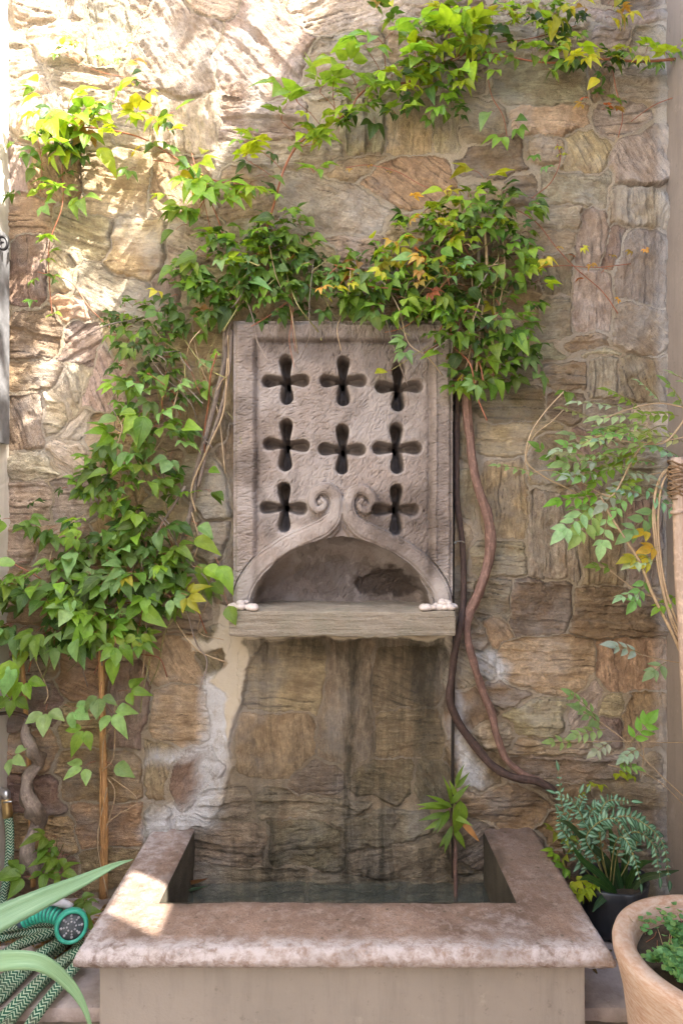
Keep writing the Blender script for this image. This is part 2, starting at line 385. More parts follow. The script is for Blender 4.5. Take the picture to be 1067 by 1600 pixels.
# ------------------------------------------------------------------ rubble wall
# cx, cy, half width, half height (photo pixels), tilt, grain angle, colour, bulge mm
T_ = (.58, .46, .295); G_ = (.51, .435, .335); D_ = (.38, .295, .195); O_ = (.56, .405, .25); L_ = (.66, .56, .43); B_ = (.35, .25, .19); Q_ = (.58, .48, .39); N_ = (.50, .43, .30)
S = [
(60,14,32,24,0,10,L_),(110,12,26,30,0,85,Q_),(95,66,44,36,0,5,L_),(176,52,42,56,5,80,G_),(276,78,72,74,30,60,Q_),(330,12,52,26,10,20,L_),(215,10,30,20,0,0,Q_),
(42,95,28,22,0,0,L_),(48,135,34,18,-12,-10,L_),(130,122,70,20,0,3,Q_),(58,190,40,42,0,85,Q_),(135,190,42,44,0,0,L_),(205,182,36,40,10,10,L_),(286,192,54,46,0,80,L_),
(400,188,66,34,0,4,Q_),(405,78,72,76,35,45,Q_),(520,24,88,34,-14,-18,L_),(545,98,76,46,-8,-5,G_),(440,243,104,24,3,4,G_),(572,196,34,46,0,88,N_),(640,200,40,46,0,92,T_),(700,198,26,44,0,88,T_),
(560,262,52,20,-4,5,T_),(636,286,66,40,-6,40,O_),(510,326,104,44,16,18,G_),(392,302,46,46,10,-10,T_),(640,60,50,48,0,10,Q_),(620,130,60,24,0,0,G_),(720,50,40,40,0,0,B_),(730,120,40,30,0,0,G_),
(800,50,44,36,0,0,Q_),(880,60,44,32,0,5,L_),(978,28,56,14,0,0,Q_),(1000,6,40,10,0,0,B_),(955,56,40,18,0,0,Q_),(1010,72,26,34,0,20,L_),(835,132,92,34,0,3,N_),(748,186,44,38,0,10,D_),(862,186,70,28,2,4,T_),
(940,130,24,34,0,60,D_),(990,130,42,28,0,0,Q_),(775,244,56,28,0,0,D_),(850,240,40,22,4,8,T_),(960,190,44,30,-8,0,Q_),(912,240,34,46,20,60,T_),(998,248,42,52,5,62,Q_),(895,296,66,30,5,8,G_),(990,322,48,34,0,84,G_),
(822,296,22,28,0,0,D_),(870,340,36,20,0,0,Q_),(858,380,34,22,0,0,T_),(922,376,22,48,6,86,G_),(962,384,16,38,12,88,B_),(998,420,36,60,0,90,B_),(924,470,34,52,4,86,Q_),(872,432,28,36,0,80,D_),(862,500,32,40,0,0,G_),
(996,516,42,42,18,32,G_),(912,536,62,16,0,0,D_),(942,553,38,10,-6,-6,L_),(846,552,34,22,0,0,N_),(880,588,38,24,0,3,D_),(940,592,24,34,0,88,G_),(1003,592,36,38,8,70,D_),(800,630,62,28,0,2,D_),(796,684,62,26,0,0,T_),
(880,636,36,22,8,10,D_),(950,650,42,24,0,0,G_),(1010,662,28,30,0,0,L_),(782,780,42,58,0,88,T_),(736,780,20,60,0,90,N_),(862,726,40,44,10,50,D_),(920,716,26,44,0,80,B_),(985,730,46,44,0,0,G_),(864,832,42,72,0,88,G_),
(770,876,50,30,0,2,N_),(942,850,38,62,0,90,D_),(1000,850,28,62,0,90,B_),(842,948,46,43,0,5,B_),(962,958,72,38,2,3,D_),(768,940,34,34,0,4,N_),(728,930,22,60,0,3,N_),(776,984,22,22,60,50,O_),
(858,1042,68,40,2,2,T_),(986,1042,50,38,-4,86,O_),(730,1040,38,34,0,30,G_),(784,1088,46,22,4,4,D_),(842,1120,54,28,-3,3,T_),(912,1104,20,46,38,-50,Q_),(960,1100,30,18,10,10,T_),(1004,1134,34,52,-6,80,O_),(948,1146,26,26,0,60,B_),
(872,1166,92,16,-2,0,T_),(900,1200,116,22,0,3,G_),(975,1238,66,20,6,8,T_),(880,1240,54,18,5,5,D_),(795,1262,72,30,0,2,O_),(742,1196,48,34,40,48,D_),(728,1110,28,42,60,60,D_),(775,1150,30,24,0,0,G_),(1015,1190,22,28,0,0,T_),
(900,1298,58,34,0,4,O_),(990,1296,50,30,0,0,T_),(870,1352,44,26,0,0,D_),(950,1356,52,28,0,4,B_),(1020,1352,26,28,0,0,G_),(930,1410,70,26,0,0,D_),(1010,1415,40,26,0,0,T_),(820,1330,40,24,0,0,G_),
(30,258,22,46,0,85,Q_),(88,272,44,44,0,60,O_),(180,292,60,50,0,10,T_),(272,292,40,52,15,60,T_),(46,336,40,34,0,0,O_),(128,362,52,32,10,20,T_),(215,384,46,46,0,0,O_),(300,388,44,40,0,20,Q_),(265,442,24,42,12,80,B_),(330,450,46,40,0,0,T_),
(46,430,30,66,4,86,B_),(96,424,28,36,0,50,T_),(196,474,92,34,24,26,G_),(110,484,30,26,0,0,O_),(56,518,44,40,0,10,D_),(130,540,34,34,20,-30,Q_),(58,588,48,22,4,3,D_),(38,660,34,44,0,70,D_),(112,604,24,44,30,70,L_),
(84,648,22,38,10,5,L_),(118,670,20,36,50,-50,L_),(112,716,38,32,20,30,L_),(60,730,46,24,0,5,L_),(170,590,36,60,20,70,Q_),(200,540,40,40,0,0,T_),(40,786,44,34,0,0,L_),(118,782,44,34,0,0,Q_),(30,850,36,30,0,0,Q_),(180,690,50,44,0,0,O_),
(240,620,44,46,0,0,B_),(310,560,52,56,0,4,T_),(312,660,46,46,0,86,D_),(250,720,40,50,0,0,T_),(322,760,40,50,0,0,G_),(190,790,44,46,0,80,O_),(270,820,50,44,0,0,T_),(100,860,48,36,0,0,T_),(180,880,50,40,0,0,O_),(270,902,50,34,0,0,G_),
(330,850,34,36,0,0,G_),(260,962,56,30,0,4,G_),(326,1016,24,32,15,60,D_),(268,1032,48,38,0,60,T_),(276,1122,42,46,0,2,T_),(200,1098,32,72,4,84,B_),(196,990,38,40,0,0,T_),(126,960,42,46,0,0,O_),(48,930,46,44,0,4,O_),(50,1020,50,42,0,0,T_),
(128,1050,46,42,0,20,O_),(50,1104,50,36,0,0,B_),(124,1132,40,36,0,4,O_),(44,1176,44,30,0,0,O_),(150,1214,64,40,0,4,O_),(56,1240,50,32,0,0,B_),(170,1290,56,36,0,3,O_),(70,1304,52,30,0,4,O_),(296,1212,44,30,-50,-60,B_),(250,1196,22,50,0,80,T_),
(60,1362,60,28,0,0,D_),(180,1356,60,28,0,0,O_),(240,1290,24,30,0,0,G_),
(452,1062,66,54,0,4,T_),(432,1158,52,50,4,84,T_),(540,1110,42,98,0,88,N_),(628,1066,56,46,0,20,D_),(640,1152,50,40,0,2,T_),(600,1220,60,30,0,10,D_),(670,1220,32,34,0,60,N_),(500,1220,40,30,0,0,G_),(470,1258,88,22,-3,3,L_),
(360,1262,40,24,0,0,G_),(360,1320,74,32,4,6,G_),(470,1324,66,34,4,-8,N_),(590,1300,64,26,-4,0,G_),(640,1346,88,36,-8,-14,N_),(732,1316,44,38,0,-30,G_),(400,1384,90,28,0,0,N_),(560,1390,80,28,0,0,N_),(700,1400,80,30,0,0,N_),
(420,376,50,44,0,10,G_),(395,462,40,46,0,60,T_),(440,440,24,40,0,80,D_),(490,420,44,42,0,0,T_),(560,392,56,30,4,0,G_),(640,372,46,32,0,0,T_),(700,340,34,36,0,50,O_),(756,330,30,30,0,0,T_),(540,462,62,40,0,0,T_),(620,440,44,36,0,10,D_),(682,420,40,44,0,80,T_),
(742,400,36,44,0,80,B_),(790,350,36,24,0,0,T_),(798,414,40,34,0,0,D_),(810,480,40,36,0,10,T_),(746,484,38,40,0,0,D_),(690,500,40,34,0,0,G_),(620,508,44,30,0,0,T_),(750,556,42,32,0,0,T_),(812,560,30,36,0,0,G_),(715,600,34,34,0,0,D_),(470,500,60,24,0,0,G_),(380,530,30,30,0,0,T_),(722,690,22,40,0,90,D_),(722,850,20,50,0,90,T_),(350,610,26,50,0,86,T_),(352,720,20,60,0,86,D_),(352,880,20,50,0,86,G_),(735,1000,30,24,0,0,G_),
]
# wall grid
GS = .0034
X0, X1, Z0, Z1 = -1.135, 1.11, .12, 3.52
nx = int((X1-X0)/GS)+1; nz = int((Z1-Z0)/GS)+1
gx = np.linspace(X0, X1, nx); gz = np.linspace(Z0, Z1, nz)
GX, GZ = np.meshgrid(gx, gz); PXg = GX*FPX/DW+CX; PYg = (HC-GZ)*FPX/DW+CY
wx = PXg+(fbm(GX*9, GZ*9, 11, 4)-.5)*17+(fbm(GX*45, GZ*45, 13, 2)-.5)*6
wy = PYg+(fbm(GX*9, GZ*9, 12, 4)-.5)*17+(fbm(GX*45, GZ*45, 14, 2)-.5)*6
D1 = np.full(GX.shape, 9e9); D2 = np.full(GX.shape, 9e9); LAB = np.zeros(GX.shape, np.int32)
random.seed(3)
for i, s in enumerate(S):
    cx, cy, a, b, tl = s[:5]
    R_ = 2.0*max(a, b)+30
    j0, j1 = np.searchsorted(gx, [(cx-R_-CX)*DW/FPX, (cx+R_-CX)*DW/FPX]); i0, i1 = np.searchsorted(gz, [HC-(cy+R_-CY)*DW/FPX, HC-(cy-R_-CY)*DW/FPX])
    if j1 <= j0 or i1 <= i0: continue
    sl = (slice(i0, i1), slice(j0, j1)); t = math.radians(tl)
    dx = wx[sl]-cx; dy = wy[sl]-cy; u = np.abs(dx*math.cos(t)+dy*math.sin(t))/a; v = np.abs(-dx*math.sin(t)+dy*math.cos(t))/b
    p = 6.5; q = (u**p+v**p)**(1/p); d = (q-1.07)*min(a, b)               # about signed pixels
    d1 = D1[sl]; d2 = D2[sl]; lb = LAB[sl]; m = d < d1
    d2[:] = np.where(m, d1, np.minimum(d2, d)); lb[m] = i+1; d1[:] = np.where(m, d, d1)
EDGE = np.minimum(-D1+5.5, (D2-D1)*.5-.0-3.0*fbm(GX*6, GZ*6, 55, 3))      # pixels inside the stone
LAB[EDGE < 0] = 0
RR = np.random.RandomState(5)
base_off = RR.uniform(-.008, .010, len(S)+1); tiltx = RR.uniform(-.05, .05, len(S)+1); tiltz = RR.uniform(-.05, .07, len(S)+1)
cxs = np.array([0]+[s[0] for s in S]); cys = np.array([0]+[s[1] for s in S]); gr = np.radians(np.array([0]+[s[5] for s in S], float))
lx = (PXg-cxs[LAB])/462; lz = (cys[LAB]-PYg)/462
ga = -gr[LAB]
gu = lx*np.cos(ga)+lz*np.sin(ga); gv = -lx*np.sin(ga)+lz*np.cos(ga)
seedo = (LAB*3.7)
warp = (fbm(gu*9+seedo, gv*16, 21, 5)-.5)*.034
per = .014+.022*_h(LAB, LAB*0, 77); sv = (gv+warp)/per+seedo*5
ly = np.floor(sv); fr = sv-ly; ra = _h(ly, LAB+0*ly, 31); rb = _h(ly+1, LAB+0*ly, 31)
fs_ = ss(.84, 1., fr); strata = ra*(1-fs_)+rb*fs_
fine = fbm(gu*22+seedo, (gv+warp)*150, 41, 3)
rough = fbm(GX*30, GZ*30, 51, 4); und = fbm(GX*7+3, GZ*7, 52, 3)
edge_m = np.clip(EDGE/(1.5+7*fbm(GX*8, GZ*8, 54, 2)), 0, 1); dome = 1-(1-edge_m)**3
chip = fbm(GX*16, GZ*16, 53, 3)
lam = .35+1.1*_h(LAB, LAB*0, 78)
hs = base_off[LAB]+tiltx[LAB]*lx+tiltz[LAB]*lz+((strata-.5)*.013+(fine-.5)*.006)*lam+(rough-.5)*.015+(np.floor(fbm(GX*9+seedo, GZ*9, 57, 3)*9)/9-.5)*.020+(chip-.5)*.012*ss(.5, .6, chip)+(und-.5)*.030 + .004
lam2 = _h(ly, LAB, 36)
crack = np.where(LAB > 0, np.exp(-((np.minimum(fr, 1-fr))/.10)**2)*(lam2 > .55)*ss(.42, .60, fbm(gu*9+seedo, gv*30, 37, 3)), 0)*np.clip(lam, 0, 1)
hs -= .0045*crack
hm = .0025+(fbm(GX*12, GZ*12, 61, 4)-.5)*.016+(fbm(GX*60, GZ*60, 62, 3)-.5)*.004-.002
H = np.where(LAB > 0, hm+(hs-hm)*dome-.003*(1-dome), hm-.002*np.clip(-EDGE/5, 0, 1))
# masks in photo pixels
def poly_mask(poly, X, Y, soft=0):
    ins = np.zeros(X.shape, bool); n = len(poly); dd = np.full(X.shape, 9e9)
    for k in range(n):
        x0, y0 = poly[k]; x1, y1 = poly[(k+1) % n]
        if y0 != y1:
            c = ((Y < y0) != (Y < y1)) & (X < (x1-x0)*(Y-y0)/(y1-y0)+x0); ins ^= c
        vx, vy = x1-x0, y1-y0; t = np.clip(((X-x0)*vx+(Y-y0)*vy)/(vx*vx+vy*vy+1e-9), 0, 1)
        dd = np.minimum(dd, np.hypot(X-x0-t*vx, Y-y0-t*vy))
    return np.where(ins, dd, -dd)
wx2 = PXg+(fbm(GX*14, GZ*14, 71, 4)-.5)*24; wy2 = PYg+(fbm(GX*14, GZ*14, 72, 4)-.5)*24
REC = [(380,996),(700,996),(702,1030),(700,1100),(702,1200),(708,1262),(790,1300),(800,1500),(250,1500),(285,1305),(330,1290),(348,1245),(360,1200),(362,1150),(374,1105),(384,1060),(386,1015)]
rec = poly_mask(REC, wx2, wy2)
PLS = [(345,935),(395,985),(395,1010),(384,1060),(374,1110),(360,1160),(350,1140),(352,1080),(330,1070),(352,1035),(345,1010),(300,1025),(282,995),(318,1005),(340,975)]
pls = np.maximum(poly_mask(PLS, wx2, wy2), poly_mask([(380,990),(705,990),(705,1012),(660,1006),(620,1000),(500,1001),(420,1004),(392,1024),(380,1030)], wx2, wy2))
LIM = [(318,1060),(366,1050),(372,1110),(356,1190),(340,1260),(345,1290),(290,1310),(215,1310),(232,1270),(300,1255),(312,1180),(230,1200),(238,1180),(316,1160)]
lim = np.maximum(poly_mask(LIM, wx2, wy2), -5+poly_mask([(745,1000),(800,1040),(800,1070),(760,1075),(740,1040)], wx2, wy2))
lim = np.maximum(lim, -7+poly_mask([(704,1060),(726,1090),(735,1150),(770,1220),(760,1235),(712,1235),(700,1150)], wx2, wy2))
plaster = ss(-2, 5, pls); lime = np.clip(ss(-12, 14, lim)*.95+.40*ss(1014, 1034, PXg)*ss(0, 1, 1)+.18*ss(.55, .75, und), 0, 1)
recs = ss(-1, 5, rec)
colx = np.exp(-((PXg-566)/30.)**2)+.95*np.exp(-((PXg-655)/42.)**2)*ss(1300, 1020, PYg)+.5*np.exp(-((PYg-1015)/22.)**2)+.3*np.exp(-((PXg-425)/26.)**2)
algae = recs*(.20+.95*colx+.34*ss(1000, 1300, PYg)+.15*ss(1270, 1340, PYg)+.35*ss(1040, 1000, PYg))
algae = np.clip(algae+.12*ss(.6, .8, fbm(GX*4, GZ*4, 81, 3)), 0, 1)
H = H*(1-.62*recs*ss(1290, 1200, PYg)) - .014*recs*ss(1330, 1250, PYg)
H = np.where(plaster > .02, H*(1-plaster*.8)+plaster*.010, H)
H += lime*.003*(fbm(GX*40, GZ*40, 91, 3)-.3)
# mesh per stone, mortar as the rest; the wall is open behind the carved slab
hole = (PXg > 384) & (PXg < 690) & (PYg > 522) & (PYg < 975)
cl = LAB[:-1, :-1]; vis = ~(hole[:-1, :-1] & hole[1:, 1:])
I = np.arange(nx*nz).reshape(nz, nx)
Q4 = np.stack([I[:-1, :-1], I[:-1, 1:], I[1:, 1:], I[1:, :-1]], -1)
VX = GX.ravel(); VY = -H.ravel(); VZ = GZ.ravel()
UVg = np.c_[(gu+seedo).ravel(), gv.ravel()]
AT = {'lime': lime.ravel(), 'plaster': plaster.ravel(), 'algae': algae.ravel(), 'crack': crack.ravel()}
wall = empty('stone_wall', (0, 0, 0), 'rough rubble wall of tan and grey schist stones with sandy mortar behind the fountain', 'wall')
def wall_piece(name, mask, mat, org, skirt=0.0):
    q = Q4[mask]
    if len(q) < 4: return None
    ids, inv = np.unique(q.ravel(), return_inverse=True); q2 = inv.reshape(q.shape)
    V = np.c_[VX[ids], VY[ids], VZ[ids]]-np.asarray(org); uv = UVg[ids]; at = {k: a[ids] for k, a in AT.items()}
    if skirt:
        e = np.concatenate([q2[:, [0, 1]], q2[:, [1, 2]], q2[:, [2, 3]], q2[:, [3, 0]]]); key = np.sort(e, 1); kk = key[:, 0]*10**7+key[:, 1]
        _, first, cnt = np.unique(kk, return_index=True, return_counts=True); be = e[first[cnt == 1]]
        bv = np.unique(be); mp = {int(b): len(V)+i for i, b in enumerate(bv)}
        V2 = V[bv].copy(); V2[:, 1] += skirt; V = np.r_[V, V2]; uv = np.r_[uv, uv[bv]]; at = {k: np.r_[a, a[bv]] for k, a in at.items()}
        q2 = np.r_[q2, np.array([(b, a, mp[int(a)], mp[int(b)]) for a, b in be])]
    me = mesh_np(name, V, q2, mat, True, uv, 'grain', at); return ob(name, me, wall, org)
wall_piece('mortar', (cl == 0) & vis, M_MORTAR, (0, 0, 0))
for i, s in enumerate(S):
    org = ((s[0]-CX)*DW/FPX, 0, HC-(s[1]-CY)*DW/FPX)
    o = wall_piece('stone', (cl == i+1) & vis, M_STONE, org, .05)
    if o:
        c = np.array(s[6])*RR.uniform(.82, 1.18)*(1+RR.uniform(-.06, .06, 3)); o.color = (*c, 1)
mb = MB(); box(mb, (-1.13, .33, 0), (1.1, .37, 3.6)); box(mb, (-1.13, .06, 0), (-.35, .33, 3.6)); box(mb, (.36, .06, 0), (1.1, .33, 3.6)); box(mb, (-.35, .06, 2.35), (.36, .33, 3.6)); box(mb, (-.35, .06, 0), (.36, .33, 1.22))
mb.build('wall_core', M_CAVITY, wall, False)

# side walls
mb = MB(); yA, yB = -3.4, -.0
wr = empty('plaster_wall', (1.10, -1.6, 0), 'smooth pinkish grey rendered side wall at the right edge', 'wall')
HR = 4.97; oy0, oy1, oz0, oz1 = -1.86, -1.50, 2.80, 3.31
box(mb, (1.098, -3.4, 0), (1.30, oy0, HR)); box(mb, (1.098, oy1, 0), (1.30, .37, HR)); box(mb, (1.098, oy0, 0), (1.30, oy1, oz0)); box(mb, (1.098, oy0, oz1), (1.30, oy1, HR))
mb.build('wall_body', M_WALLR, wr, False)
wl = empty('plaster_wall', (-1.13, -1.2, 0), 'bright pale rendered side wall at the left edge', 'wall')
mb = MB(); box(mb, (-1.35, -3.0, 0), (-1.124, .37, 4.2)); mb.build('wall_body', M_WALLL, wl, False)

wo = empty('plaster_wall', (0, -4.3, 0), 'pale rendered courtyard wall facing the fountain from behind the viewpoint', 'wall')
mb = MB(); box(mb, (-1.35, -4.5, 0), (1.30, -4.3, 2.9)); mb.build('wall_body', M_WALLL, wo, False)
mb = MB(); box(mb, (-1.35, -4.3, 0), (-1.124, -3.0, 4.2)); mb.build('wall_return', M_WALLL, wl, False)

# ------------------------------------------------------------------ carved fountain panel
YF = -.075                                        # face of the slab
fo = empty('wall_fountain', (0, YF, HC-(945-CY)*(DW+YF)/FPX), 'carved brown stone wall fountain with pierced crosses, scrolls and arched niche', 'fountain')
DF = DW+YF; s_ = FPX/DF; g2 = .0020
fx = np.arange((364-CX)/s_, (708-CX)/s_, g2); fz = np.arange(HC-(960-CY)/s_, HC-(499-CY)/s_, g2)
FX, FZ = np.meshgrid(fx, fz); U = FX*s_+CX; Vv = (HC-FZ)*s_+CY
U = U+(fbm(FX*14, FZ*14, 1, 3)-.5)*3.2; Vw = Vv+(fbm(FX*14, FZ*14, 2, 3)-.5)*3.2
h = np.zeros(U.shape)
dfr = np.minimum(np.minimum(U-398, 674-U), Vw-530)     # + inside the field
h -= .014*ss(-5, 5, dfr); h += .005*np.exp(-((U-681)/2.2)**2)*(Vw > 525); h -= .004*np.exp(-((dfr-3)/2.5)**2)
band = [(374,962,15),(379,928,16),(391,903,16),(411,879,16),(446,853,16),(484,835,16),(508,822,15.5),(521,808,13),(526,790,11),(523,774,10.5),(512,764,9.5),(499,764,9),(489,773,8.5),(487,785,8),(494,795,7),(504,794,6),(508,786,5),(503,780,4)]
bp = catmull([(a, b, c) for a, b, c in band], 6)
bd = np.full(U.shape, -9.)
for mir in (0, 1):
    Q = bp.copy()
    if mir: Q[:, 0] = 1070-Q[:, 0]; Q[:, 1] += 2
    for k in range(len(Q)-1):
        x0, y0, r0 = Q[k]; x1, y1, r1 = Q[k+1]
        vx, vy = x1-x0, y1-y0; t = np.clip(((U-x0)*vx+(Vw-y0)*vy)/(vx*vx+vy*vy+1e-9), 0, 1)
        r = r0+(r1-r0)*t; bd = np.maximum(bd, 1-np.hypot(U-x0-t*vx, Vw-y0-t*vy)/r)
inb = bd > 0
prof = ss(0, .22, bd)*.95+.10*np.sin(np.clip(bd, 0, 1)*math.pi/2)-.22*np.exp(-((bd-.30)/.10)**2)
hb = -.014+.024*prof
h = np.where(inb, np.maximum(h, hb) if False else hb+(h+.014)*.0, h)
for (bx, by, br) in ((500,784,5),(570,787,5.5)):
    d_ = np.hypot(U-bx, Vw-by)/br; h = np.where(d_ < 1, np.maximum(h, -.006+.012*np.sqrt(np.clip(1-d_*d_, 0, 1))), h)
# chisel strokes
rs = np.random.RandomState(9)
def gouge(cu, cv, ang, L, W, dep):
    cxw = (cu-CX)/s_; czw = HC-(cv-CY)/s_; j = int((cxw-fx[0])/g2); i = int((czw-fz[0])/g2); k = int(L/g2)+2
    i0, i1, j0, j1 = max(0, i-k), min(len(fz), i+k), max(0, j-k), min(len(fx), j+k)
    if i1 <= i0 or j1 <= j0: return
    dx = FX[i0:i1, j0:j1]-cxw; dz = FZ[i0:i1, j0:j1]-czw; c, s = math.cos(ang), math.sin(ang)
    a = (dx*c+dz*s)/L; b = (-dx*s+dz*c+.15*L*a*a)/W
    G[i0:i1, j0:j1] -= dep*np.exp(-a**4*6-b*b)
G = np.zeros(U.shape)
for _ in range(7500):
    cu = rs.uniform(366, 706); cv = rs.uniform(500, 945)
    if cu < 396 or cu > 676: an = rs.normal(.15, .25); L = .015
    elif cv < 528: an = math.pi/2+rs.normal(-.15, .25); L = .015
    else: an = .9+2.2*float(vn(np.array(cu/160.), np.array(cv/160.), 5))-1.1+rs.normal(0, .5); L = .014
    gouge(cu, cv, an, L, rs.uniform(.0011, .0019), rs.uniform(.0010, .0028))
h += G*np.where(bd > 0, .45, 1.)
h += (fbm(FX*30, FZ*30, 3, 4)-.5)*.004+(fbm(FX*160, FZ*160, 4, 2)-.5)*.0012
wear = np.clip(ss(0, .12, bd)*ss(.30, .12, bd)*.25+.0, 0, 1)
# recess under the ogee point and the niche
ang_y = np.interp(U, [390,396,410,430,455,485,512,533,556,583,612,638,655,668,674], [960,930,901,878,860,848,841,838.5,841,849,862,881,900,926,960])
cusp = poly_mask([(504,846),(519,838),(528,826),(533,809),(539,826),(548,838),(564,846)], U, Vw)
h = np.where(cusp > 0, -.010-.016*ss(0, 4, cusp), h)
ni = Vw-ang_y; ninside = (ni > 0) & (U > 390) & (U < 674)
nd_ = np.minimum(ni, np.minimum(U-390, 674-U)+2)
nh = -.03-.17*(np.clip(nd_/42., 0, 1))**.45
hol = poly_mask([(552,915),(575,903),(600,892),(630,897),(655,915),(662,930),(640,936),(600,938),(570,932),(555,924)], U+(fbm(FX*30, FZ*30, 8, 3)-.5)*22, Vw+(fbm(FX*30, FZ*30, 9, 3)-.5)*22)
h = np.where(ninside, nh+G*1.5+(fbm(FX*20, FZ*20, 6, 4)-.5)*.012-.018*ss(0, 9, hol), h)
damp = np.where(ninside, .16+.8*ss(-6, 8, hol+14*(fbm(FX*40, FZ*40, 67, 3)-.5))+.25*(fbm(FX*16, FZ*16, 66, 3) > .6), 0)  # niche back toned darker, near black over the hollow
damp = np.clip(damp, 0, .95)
# pierced crosses
crs = [(446,592),(536,593),(624,602),(446,694),(535,701),(621,699),(443,794),(620,796)]
cr_all = np.full(U.shape, -9.); dep = np.zeros(U.shape)
for ci, (cx, cy) in enumerate(crs):
    for k in range(4):
        an = math.pi/2*k+(rs.uniform(-.05, .05)); L = (30 if k % 2 else 28)+rs.uniform(-1.5, 1.5)
        ex, ey = math.cos(an)*L, math.sin(an)*L; t = np.clip(((U-cx)*ex+(Vw-cy)*ey)/(L*L), 0, 1)
        r = 7.1+3.5*ss(.2, .95, t); d_ = r-np.hypot(U-cx-t*ex, Vw-cy-t*ey)
        cr_all = np.maximum(cr_all, d_)
        dd_ = (.055 if k % 2 == 0 else .10)+(0.05)*ss(.5, .0, t)
        dep = np.where(d_ > 0, np.maximum(dep, dd_*ss(0, 5, d_)**.6), dep)
h -= .004*np.exp(-(np.clip(-cr_all, 0, 99)/2.2)**2)*(cr_all < 0)
h = np.where(cr_all > 0, -.018-dep, h)
HOLD = hol
wear = np.clip(wear+.30*np.exp(-((cr_all+1.5)/1.6)**2)*(fbm(FX*12, FZ*12, 15, 2) > .48)+.5*poly_mask([(438,632),(446,632),(449,655),(452,668),(436,664),(434,645)], U, Vw).clip(0, 3)/3*.6, 0, 1)
Gn = G-np.mean(G); wear = wear+.22*ss(.0004, .0022, Gn)  # ridges between gouges lightened too, a highlight put into the colour
wear = np.clip(wear+.5*ss(.62, .78, fbm(FX*6, FZ*6, 17, 4))+.35*ss(850, 940, Vw)*(~ninside), 0, .8)
through = (dep > .135)
damp = np.clip(damp+.30*ss(-.0015, -.006, Gn)+.5*ss(.55, .75, fbm(FX*7, FZ*5, 27, 4))*(~ninside)+.35*np.exp(-((dfr-2)/5.)**2), 0, .9)  # random stains, plus shade put into the colour of grooves and frame crease
damp = np.where(cr_all > 0, np.clip(.25+cr_all*.06, 0, .8), damp)  # pierced crosses darken toward the middle, hole shade put into the colour
# region label: 0 frame 1 field 2 moulding 3 niche
reg = np.where(dfr > -4, 1, 0); reg = np.where(inb | (cusp > 0), 2, reg); reg = np.where(ninside, 3, reg)
nf, nu = U.shape; If = np.arange(nf*nu).reshape(nf, nu); QF = np.stack([If[:-1, :-1], If[:-1, 1:], If[1:, 1:], If[1:, :-1]], -1)
rc = reg[:-1, :-1]; okf = ~(through[:-1, :-1] & through[1:, 1:])
# edge rounding of the slab outline, uneven
ex_ = np.minimum(np.minimum(Vv-500.5-2*vn(FX*20, FZ*0, 3), 706-U), U-366); h -= .012*(1-ss(0, 6, ex_))
FV = np.c_[FX.ravel(), (YF-h).ravel(), FZ.ravel()]
for r_, nm in ((0, 'border_frame'), (1, 'pierced_field'), (2, 'arch_moulding'), (3, 'niche')):
    q = QF[(rc == r_) & okf]; ids, inv = np.unique(q.ravel(), return_inverse=True); q2 = inv.reshape(q.shape); V = FV[ids]; wr_ = wear.ravel()[ids]; dm = damp.ravel()[ids]
    if r_ in (0, 3, 2):
        bnd = []
        if r_ == 0:
            for path in (If[:, 0], If[-1, :], If[::-1, -1]):
                bnd.append(path)
            mp = {int(v): i for i, v in enumerate(ids)}; extra = []
            for path in bnd:
                path = [int(p) for p in path if int(p) in mp]; b0 = len(V); VV = FV[path].copy(); VV[:, 1] = .02; V = np.r_[V, VV]
                wr_ = np.r_[wr_, np.zeros(len(path))]; dm = np.r_[dm, np.zeros(len(path))]
                extra += [(mp[path[k]], b0+k, b0+k+1, mp[path[k+1]]) for k in range(len(path)-1)]
            q2 = np.r_[q2, np.array(extra)]
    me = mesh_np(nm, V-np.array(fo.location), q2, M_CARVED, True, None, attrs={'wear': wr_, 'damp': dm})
    o = ob(nm, me, fo, fo.location)
